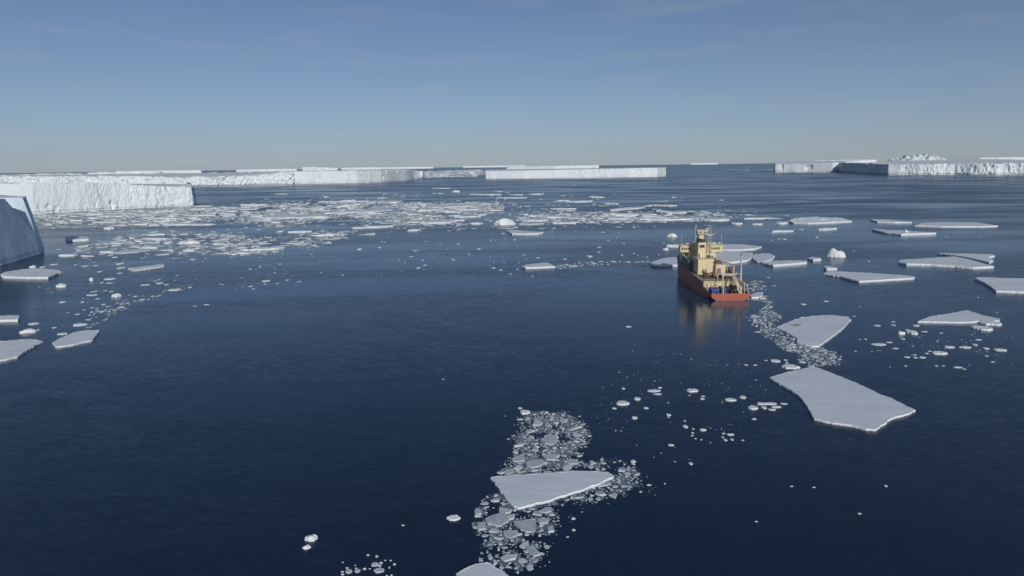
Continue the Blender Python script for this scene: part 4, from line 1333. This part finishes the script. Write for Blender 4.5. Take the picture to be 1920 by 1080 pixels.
cluster('small white ice piece drifting between the wedge floe and the largest floe', 'ice pieces between the two big floes', zoomed(1140, 700, 6, [
    (172, 170, 45, 22), (328, 285, 90, 42), (165, 335, 180, 55), (70, 393, 55, 22), (430, 390, 65, 25), (298, 500, 75, 40), (510, 195, 160, 30), (565, 232, 95, 20), (585, 162, 55, 18), (945, 193, 150, 48), (1070, 258, 55, 16), (1057, 286, 52, 24), (680, 467, 60, 30), (680, 493, 32, 12), (865, 535, 30, 16), (872, 597, 65, 50), (957, 625, 32, 18), (952, 670, 38, 20), (945, 700, 35, 15), (1068, 636, 90, 35), (707, 807, 75, 26), (985, 735, 32, 10), (1050, 748, 30, 10), (1380, 297, 145, 40), (1520, 262, 60, 28), (1632, 388, 115, 55), (1690, 352, 30, 18), (1755, 385, 70, 35), (1830, 340, 140, 30), (1648, 513, 48, 22), (1375, 688, 95, 28), (1290, 715, 35, 40), (1320, 748, 45, 35), (1395, 745, 45, 22), (1300, 676, 50, 16), (1515, 753, 40, 14), (285, 990, 72, 36), (290, 1022, 36, 20), (932, 1015, 55, 32), (185, 1023, 30, 14)]))
cluster('small white ice piece in the loose scatter around the triangular floe', 'ice pieces around the triangular floe', zoomed(1380, 540, 3.552, [
    (270, 485, 50, 22), (200, 482, 25, 6), (1200, 250, 45, 14), (940, 250, 50, 10), (1048, 247, 35, 8), (1045, 225, 30, 6), (1110, 338, 30, 12), (795, 422, 16, 10), (785, 188, 18, 8), (950, 375, 110, 16), (1020, 362, 50, 8), (1060, 402, 50, 8), (1355, 432, 110, 28), (1420, 392, 80, 18), (1530, 395, 90, 16), (1590, 378, 35, 16), (1665, 402, 45, 16), (1763, 412, 90, 22), (1140, 460, 45, 10), (1195, 463, 30, 12), (1240, 462, 50, 14), (1190, 445, 30, 8), (1270, 435, 30, 8), (1475, 528, 60, 12), (1335, 518, 22, 10), (1380, 518, 20, 8), (1520, 540, 30, 6), (1710, 492, 30, 8), (862, 340, 20, 10), (825, 342, 14, 6), (1340, 354, 16, 8), (1735, 163, 14, 6), (820, 122, 12, 6), (1610, 62, 12, 6), (600, 88, 40, 8), (450, 108, 40, 10), (1255, 290, 50, 8), (1365, 300, 30, 6), (1615, 345, 50, 8), (1290, 420, 30, 6)]))
cluster('small white ice crumb in the drift below the shaded blue berg', 'ice crumbs in the left part of the sea', zoomed(0, 480, 4, [
    (320, 82, 40, 14), (405, 63, 60, 10), (567, 66, 20, 8), (635, 76, 55, 8), (720, 71, 35, 8), (905, 56, 58, 14), (910, 88, 58, 14), (750, 117, 36, 10), (900, 129, 42, 9), (825, 171, 90, 16), (765, 200, 30, 8), (820, 203, 60, 7), (1088, 216, 70, 10), (1197, 203, 55, 14), (1250, 214, 40, 8), (1195, 176, 20, 8), (1308, 253, 105, 18), (1425, 236, 30, 8), (688, 293, 95, 12), (735, 320, 30, 8), (835, 266, 30, 10), (718, 263, 25, 8), (620, 345, 25, 10), (778, 363, 35, 10), (690, 388, 30, 6), (727, 393, 28, 6), (690, 420, 22, 12), (765, 417, 36, 12), (632, 403, 25, 6), (580, 437, 40, 8), (510, 424, 20, 6), (912, 383, 45, 12), (960, 352, 25, 8), (1070, 327, 40, 10), (1550, 364, 50, 8), (1460, 377, 30, 5), (247, 508, 85, 16), (598, 515, 110, 22), (660, 477, 40, 8), (472, 583, 80, 18), (405, 538, 40, 8), (275, 555, 40, 12)]))
cluster('grey white ice piece in the small clump at the bottom edge', 'ice pieces in the clump at the bottom edge', zoomed(500, 960, 6, [
    (1140, 485, 38, 22), (1240, 498, 42, 28), (1220, 588, 110, 55, 'fg'), (1275, 605, 40, 30), (925, 667, 95, 55, 'fg'), (1025, 660, 80, 45, 'fg'), (1100, 640, 50, 25), (1270, 655, 140, 60, 'fg'), (1380, 622, 28, 30), (1437, 587, 42, 24), (1285, 572, 45, 30), (1395, 545, 30, 14), (1335, 545, 28, 12), (995, 600, 24, 16), (858, 567, 24, 12), (850, 672, 40, 16), (855, 700, 45, 24), (1405, 712, 35, 24), (1350, 716, 30, 14), (1535, 150, 40, 16), (905, 630, 40, 14), (1010, 635, 40, 14), (1160, 640, 30, 10)]))
cluster('tiny white ice crumb in the dark open water of the foreground', 'ice crumbs in the dark foreground water', zoomed(820, 740, 3.177, [
    (492, 80, 26, 12), (405, 127, 8, 6), (810, 738, 30, 16), (812, 806, 26, 14), (1262, 538, 32, 10), (1212, 578, 22, 10), (668, 996, 10, 8), (1355, 530, 12, 8)]) + [(1612, 963, 8, 3), (1484, 912, 7, 2), (1526, 914, 7, 2), (1418, 978, 6, 2), (1661, 911, 7, 4), (831, 711, 4, 2), (1411, 786, 5, 2)])
cluster('white ice crumb on the calm blue water in the middle of the scene', 'ice crumbs on the calm water in the middle', zoomed(660, 340, 6, [
    (85, 762, 60, 24), (312, 744, 50, 14), (335, 677, 20, 14), (365, 684, 25, 10), (828, 674, 18, 10), (992, 703, 16, 10), (1195, 706, 40, 8), (705, 780, 55, 10), (1428, 760, 45, 16), (1315, 820, 32, 14), (1128, 876, 28, 14), (1560, 661, 22, 14), (1828, 658, 34, 12), (530, 890, 30, 8), (795, 886, 45, 8), (595, 912, 20, 10), (825, 942, 50, 12), (748, 972, 50, 18), (1590, 972, 50, 16), (1672, 996, 36, 14), (1862, 988, 30, 10), (1780, 1042, 40, 8), (1697, 586, 36, 16), (1580, 508, 36, 10)]) + zoomed(360, 370, 6, [(765, 778, 28, 26), (990, 750, 34, 12), (930, 848, 36, 8), (830, 940, 110, 20), (1075, 930, 40, 14), (960, 968, 30, 12), (820, 976, 36, 10), (660, 1000, 60, 12), (320, 973, 24, 10), (1695, 872, 30, 10), (1450, 848, 20, 10), (1345, 642, 28, 10), (690, 1030, 40, 10)]))
cluster('white ice crumb between the pointed floe and the ship', 'ice crumbs left of the ship', zoomed(960, 340, 6, [
    (705, 43, 26, 10), (470, 530, 50, 14), (450, 557, 30, 8), (1020, 572, 60, 8), (1372, 520, 40, 14), (1080, 663, 36, 10), (978, 741, 52, 12), (972, 797, 48, 12), (870, 842, 72, 24), (1705, 694, 30, 12), (1372, 810, 26, 12), (1418, 835, 24, 8), (1520, 852, 30, 12), (1650, 826, 18, 12), (130, 828, 26, 14), (155, 876, 22, 8), (292, 861, 40, 12), (595, 875, 50, 12), (62, 988, 30, 8), (230, 1066, 26, 10), (1480, 955, 60, 10), (435, 340, 56, 12), (965, 203, 30, 8), (925, 252, 40, 8)]))
cluster('white ice crumb scattered among the floes right of the ship', 'ice crumbs among the right hand floes', zoomed(1440, 280, 4, [
    (365, 658, 28, 10), (122, 673, 32, 14), (80, 672, 30, 6), (245, 600, 40, 9), (140, 497, 26, 6), (25, 685, 20, 6), (1335, 657, 22, 6), (755, 838, 20, 8), (30, 626, 36, 6), (1580, 658, 16, 6), (640, 762, 14, 6), (45, 1022, 26, 6), (0, 960, 22, 6), (345, 186, 14, 3)]) + [(1178, 612.5, 12, 3), (1304, 466, 8, 3)])
cluster('white ice piece lying close astern of the largest floe', 'ice pieces beside the largest floe', [(1399, 684, 8, 2.5), (1416, 684.5, 8, 2.5), (1413, 764.4, 18, 8), (1426, 757, 14, 6), (1440, 757, 26, 5), (1455, 763, 22, 5), (1448, 768, 16, 4), (1470, 757, 16, 3), (1393, 745, 14, 6), (1451, 676.5, 14, 6), (1473, 675, 8, 3), (1475, 680, 7, 3)])


# ------------------------------------------------------------------ brash: packed fragments
def free_of_floes(x, y, grow=0.0):
    for poly, x0, x1, y0, y1 in FLOES:
        if x0 < x < x1 and y0 < y < y1 and inside(poly, x, y): return False
    return True


PV, PF = [], []          # pale thick slush of the far field
BV, BF = [], []          # the uncountable rest
SV0, SF0 = [], []        # slush film between the fragments


def piece(V, F, x, y, r, h, rnd, sx=1.0):
    n = rnd.choice((4, 5, 5, 6, 6, 7))
    a0 = rnd.uniform(0, 6.28)
    el = rnd.uniform(.55, 1.0)
    ca, sa = math.cos(a0 * 3), math.sin(a0 * 3)
    i0 = len(V)
    ring = []
    for k in range(n):
        a = a0 + 2 * math.pi * (k + rnd.uniform(-.36, .36)) / n
        q = r * rnd.uniform(.70, 1.22)
        u, v = math.cos(a) * q / el ** .5, math.sin(a) * q * el ** .8
        ring.append(((u * ca - v * sa) * sx, u * sa + v * ca))
    tx, ty = rnd.uniform(-.12, .12), rnd.uniform(-.12, .12)
    for u, v in ring: V.append((x + u, y + v, -.05))
    for u, v in ring: V.append((x + u * .98, y + v * .98, h * .6 + (u * tx + v * ty)))
    for u, v in ring: V.append((x + u * .88, y + v * .88, h + (u * tx + v * ty)))
    for L0 in (0, n):
        for k in range(n): F.append((i0 + L0 + k, i0 + L0 + (k + 1) % n, i0 + L0 + n + (k + 1) % n, i0 + L0 + n + k))
    F.append(tuple(i0 + 2 * n + k for k in range(n)))


def brash(poly_px, sizes, cover, label, group, n_big, seed, patch=None, thr=-1.0, slush=None, hk=.16, sx=1.0, ragged=0.0, pale=False):
    """sizes: list of (radius, share of the area); cover: fraction tried"""
    P = [at(*q) for q in poly_px]
    P = [(p.x, p.y) for p in P]
    xs = [p[0] for p in P]; ys = [p[1] for p in P]
    x0, x1, y0, y1 = min(xs), max(xs), min(ys), max(ys)
    rnd = random.Random(seed)
    A = abs(area(P))
    rmin = min(s[0] for s in sizes)
    cell = rmin * .8
    nx, ny = int((x1 - x0) / cell / sx) + 3, int((y1 - y0) / cell) + 3
    occ = np.zeros((ny, nx), dtype=bool)
    got = []

    def dens(x, y):
        if patch is None: return 1.0
        return fbm(x / patch[0] + seed, y / patch[1], .5, 4)

    for r, share in sizes:
        want = int(A * share * cover / (math.pi * r * r * sx))
        tries = 0
        while want > 0 and tries < want * 6 + 200:
            tries += 1
            x, y = rnd.uniform(x0, x1), rnd.uniform(y0, y1)
            if not inside(P, x + ragged * rnd.gauss(0, 1), y + ragged * rnd.gauss(0, 1)): continue
            if dens(x, y) < thr + rnd.gauss(0, .10): continue
            rr = r * rnd.uniform(.75, 1.25)
            j, i = int((y - y0) / cell), int((x - x0) / cell / sx)
            k = max(1, int(rr * .95 / cell))
            j0, j1, i0, i1 = max(0, j - k), j + k + 1, max(0, i - k), i + k + 1
            if occ[j0:j1, i0:i1].any(): continue
            if not free_of_floes(x, y): continue
            occ[j0:j1, i0:i1] = True
            got.append((rr, x, y))
            want -= 1
    got.sort(reverse=True)
    for q, (r, x, y) in enumerate(got):
        h = hk * r * rnd.uniform(.6, 1.4) + .02
        if q < n_big:
            V, F = [], []
            piece(V, F, 0, 0, r, h, rnd, sx)
            o = obj_pydata('ice_fragment', V, F, M['brash'])
            o.location = (x, y, 0)
            tag(o, label, 'ice fragment', group)
        else:
            piece(BV, BF, x, y, r, h, rnd, sx)
    if slush:
        c = slush[0]
        cx_ = c * slush[2] if len(slush) > 2 else c
        mx, my = int((x1 - x0) / cx_) + 2, int((y1 - y0) / c) + 2
        idx = {}
        SV, SF = (PV, PF) if pale else (SV0, SF0)

        def vid(i, j):
            if (i, j) not in idx:
                idx[(i, j)] = len(SV)
                x, y = x0 + i * cx_, y0 + j * c
                SV.append((x + cx_ * .35 * noise.noise(Vector((x * 3 / c, y * 3 / c, 1))), y + c * .35 * noise.noise(Vector((x * 3 / c, y * 3 / c, 4))), .012 + .008 * noise.noise(Vector((x, y, 0)))))
            return idx[(i, j)]
        pc = patch or (c * 14, c * 14)
        for i in range(mx):
            for j in range(my):
                x, y = x0 + (i + .5) * cx_, y0 + (j + .5) * c
                if inside(P, x + ragged * rnd.gauss(0, .5), y + ragged * rnd.gauss(0, .5)) and fbm(x / pc[0] + seed, y / pc[1], .5, 5) > slush[1]:
                    SF.append((vid(i, j), vid(i + 1, j), vid(i + 1, j + 1), vid(i, j + 1)))


near = [(1.6, .07), (1.05, .13), (.65, .17), (.38, .17), (.21, .13), (.12, .08)]
brash([(985, 775), (1015, 772), (1045, 770), (1075, 785), (1095, 800), (1108, 815), (1092, 832), (1075, 850), (1085, 872), (1040, 888), (960, 893), (935, 890), (960, 862), (973, 838), (966, 822), (980, 805)],
      near, 1.0, 'pale ice fragment in the brash behind the wedge shaped floe', 'fragments in the brash behind the wedge floe', 26, 1, (3.5, 3.5), -.50, (.16, -.05), ragged=1.0)
brash([(1085, 872), (1140, 862), (1175, 870), (1200, 890), (1205, 902), (1180, 918), (1150, 930), (1100, 940), (1050, 947), (1015, 948), (1120, 907), (1152, 893), (1130, 882)],
      near[1:], 1.0, 'pale ice fragment in the brash off the pointed tip of the wedge floe', 'fragments in the brash off the tip of the wedge floe', 22, 2, (3.5, 3.5), -.40, (.16, .0), ragged=.9)
brash([(938, 920), (970, 956), (1030, 947), (1050, 958), (1040, 985), (1018, 1010), (1022, 1035), (1000, 1058), (975, 1075), (930, 1065), (915, 1040), (905, 1010), (885, 990), (890, 965), (912, 940)],
      near, .85, 'pale ice fragment in the brash below the wedge shaped floe', 'fragments in the brash below the wedge floe', 26, 3, (3.5, 3.5), -.25, (.15, .08), ragged=.9)
trail = zoomed(1390, 540, 6.75, [(60, 375), (180, 355), (280, 290), (330, 200), (250, 165), (110, 150), (130, 125), (240, 130), (300, 110), (380, 170), (350, 260), (480, 350), (430, 440), (420, 490), (600, 560), (710, 640), (690, 690), (850, 730), (990, 750), (1150, 780), (1240, 880), (1180, 980), (940, 1000), (790, 960), (740, 890), (790, 830), (640, 820), (460, 740), (400, 640), (290, 600), (220, 490)])
brash(trail, [(1.5, .06), (1.0, .12), (.65, .20), (.42, .22), (.26, .18)], 1.0, 'pale ice fragment in the brash trail between the ship and the largest floe', 'fragments in the brash trail astern of the ship', 34, 4, (8, 8), -.75, (.3, -.25), ragged=1.0)
brash([(1399, 533), (1412, 525), (1428, 528), (1436, 540), (1434, 548), (1440, 556), (1420, 562), (1408, 560), (1430, 553), (1425, 546), (1410, 545)],
      [(1.6, .08), (1.0, .14), (.6, .2)], 1.0, 'pale ice fragment in the brash at the starboard quarter of the ship', 'fragments at the starboard quarter of the ship', 8, 5, (9, 9), -.35, (.35, .0))
brash([(1010, 503), (1030, 500), (1050, 497), (1075, 493), (1090, 491), (1130, 489.5), (1180, 489.5), (1215, 488), (1224, 491), (1180, 493), (1120, 497), (1060, 503.5), (1020, 506.5)],
      [(1.8, .08), (1.1, .12), (.7, .14)], 1.0, 'white ice fragment in the thin trail right of the pointed floe', 'fragments in the trail right of the pointed floe', 12, 6, (14, 14), -.15, (.5, .12))
brash([(132, 612), (150, 600), (190, 578), (250, 556), (310, 544), (360, 533), (364, 538), (300, 556), (235, 580), (190, 604), (170, 616)],
      [(1.0, .02), (.6, .04), (.4, .06)], 1.0, 'white ice crumb in the slanting trail above the kite shaped floe', 'crumbs in the slanting trail at left', 10, 7, (9, 9), -.05, (.35, .22))
# the wide ice field at left: bands of pans and slush
far = [(9.0, .05), (5.0, .08), (2.8, .12), (1.6, .14), (1.0, .08)]
bandA = [(365, 392), (440, 386), (520, 382), (600, 379), (690, 376.5), (780, 380), (860, 379.5), (905, 381), (945, 386), (915, 400), (860, 418), (790, 423), (740, 424), (690, 418), (640, 411), (590, 414), (540, 425), (440, 420), (365, 421), (250, 423), (160, 423), (75, 420), (70, 403), (200, 398), (300, 394)]
brash(bandA, far, 1.0, 'white ice pan in the wide ice field before the broad shelf cliff', 'pans in the wide ice field at left', 40, 8, (55, 120), -.22, (2.6, -.10, 1.6), hk=.16, sx=1.9, ragged=22, pale=True)
brash([(68, 402.5), (130, 399.5), (200, 396), (300, 391), (363, 388.5), (372, 405), (365, 421), (250, 424), (140, 423), (72, 420)], [(5, .03), (2.6, .05), (1.5, .05)], 1.0, 'scatter', None, 0, 18, (60, 60), -.3, (2.2, -.28, 1.6), hk=.2, sx=1.8, ragged=10, pale=True)
bandB = [(150, 476), (175, 462), (200, 447), (260, 441), (330, 440), (420, 439), (470, 450), (540, 456), (590, 440), (630, 431), (665, 436), (630, 447), (590, 456), (540, 466), (470, 477), (400, 476), (330, 468), (270, 466), (220, 472), (160, 482)]
brash(bandB, [(4.5, .06), (2.8, .12), (1.7, .18), (1.1, .14)], 1.0, 'white ice pan in the lower ice patch right of the berg shadow', 'pans in the lower ice patch at left', 24, 9, (40, 60), -.18, (1.8, -.04, 1.6), hk=.18, sx=1.8, ragged=12, pale=True)
bandC = [(965, 409), (1010, 405), (1050, 404), (1140, 400), (1220, 396), (1300, 395), (1380, 404), (1440, 406), (1440, 411), (1370, 413), (1300, 414), (1200, 418), (1080, 419.5), (970, 417)]
brash(bandC, far, 1.0, 'white ice pan in the ice band behind the ship', 'pans in the ice band behind the ship', 22, 10, (60, 60), -.25, (2.4, -.12, 1.6), hk=.16, sx=1.9, ragged=22, pale=True)
brash([(780, 323), (840, 320), (900, 318), (912, 326), (880, 332), (800, 333)], [(26, .08), (14, .14), (8, .12)], 1.0, 'far ice pan left of the isolated berg near the horizon', 'far pans left of the isolated berg', 10, 11, (300, 300), -.1, None, hk=.12, sx=1.8)
# thin scatter over the open middle
brash([(70, 400), (360, 384), (700, 370), (960, 380), (1260, 390), (1260, 425), (900, 430), (700, 440), (560, 470), (450, 485), (150, 490), (170, 430), (75, 428)], [(5, .008), (2.6, .012), (1.4, .012), (.8, .008)], 1.0, 'scatter', None, 0, 17, (90, 160), -.25, None, hk=.18, sx=1.9)
brash([(60, 486), (330, 486), (560, 470), (900, 432), (1270, 424), (1270, 486), (900, 500), (560, 540), (330, 545), (120, 580), (60, 540)],
      [(1.2, .0012), (.7, .0012), (.45, .001)], 1.0, 'scatter', None, 0, 12, (60, 60), -.1, None)
brash([(480, 366), (960, 360), (1240, 366), (1440, 380), (1440, 400), (1240, 392), (960, 402), (950, 384), (690, 374), (480, 380)],
      [(4.0, .004), (2.2, .004)], 1.0, 'scatter', None, 0, 13, (120, 120), .0, None, sx=1.8)
brash([(1180, 640), (1440, 690), (1430, 800), (1260, 880), (1150, 860), (1100, 760)], [(.3, .0012), (.18, .0015), (.1, .001)], 1.0, 'scatter', None, 0, 14, (6, 6), .05, None)
brash([(1600, 630), (1900, 620), (1900, 700), (1640, 690)], [(.5, .002), (.28, .003)], 1.0, 'scatter', None, 0, 15, (10, 10), .1, None)
brash([(1000, 960), (1220, 890), (1240, 930), (1080, 1000), (1030, 1040)], [(.25, .003), (.13, .004)], 1.0, 'scatter', None, 0, 16, (4, 4), .05, None)

o = obj_pydata('brash_ice', BV, BF, M['brash'])
tag(o, 'countless small ice fragments packed in drifts on the dark sea', 'brash ice', kind='stuff')
o = obj_pydata('slush', SV0, SF0, M['slush'])
tag(o, 'thin grey green slush film between the ice fragments', 'slush', kind='stuff')
o = obj_pydata('slush', PV, PF, M['paleslush'])
tag(o, 'pale thick slush lying between the far ice pans', 'slush', kind='stuff')
print('BRASH', len(BV), len(SF0), 'chunks', len(PLACED))
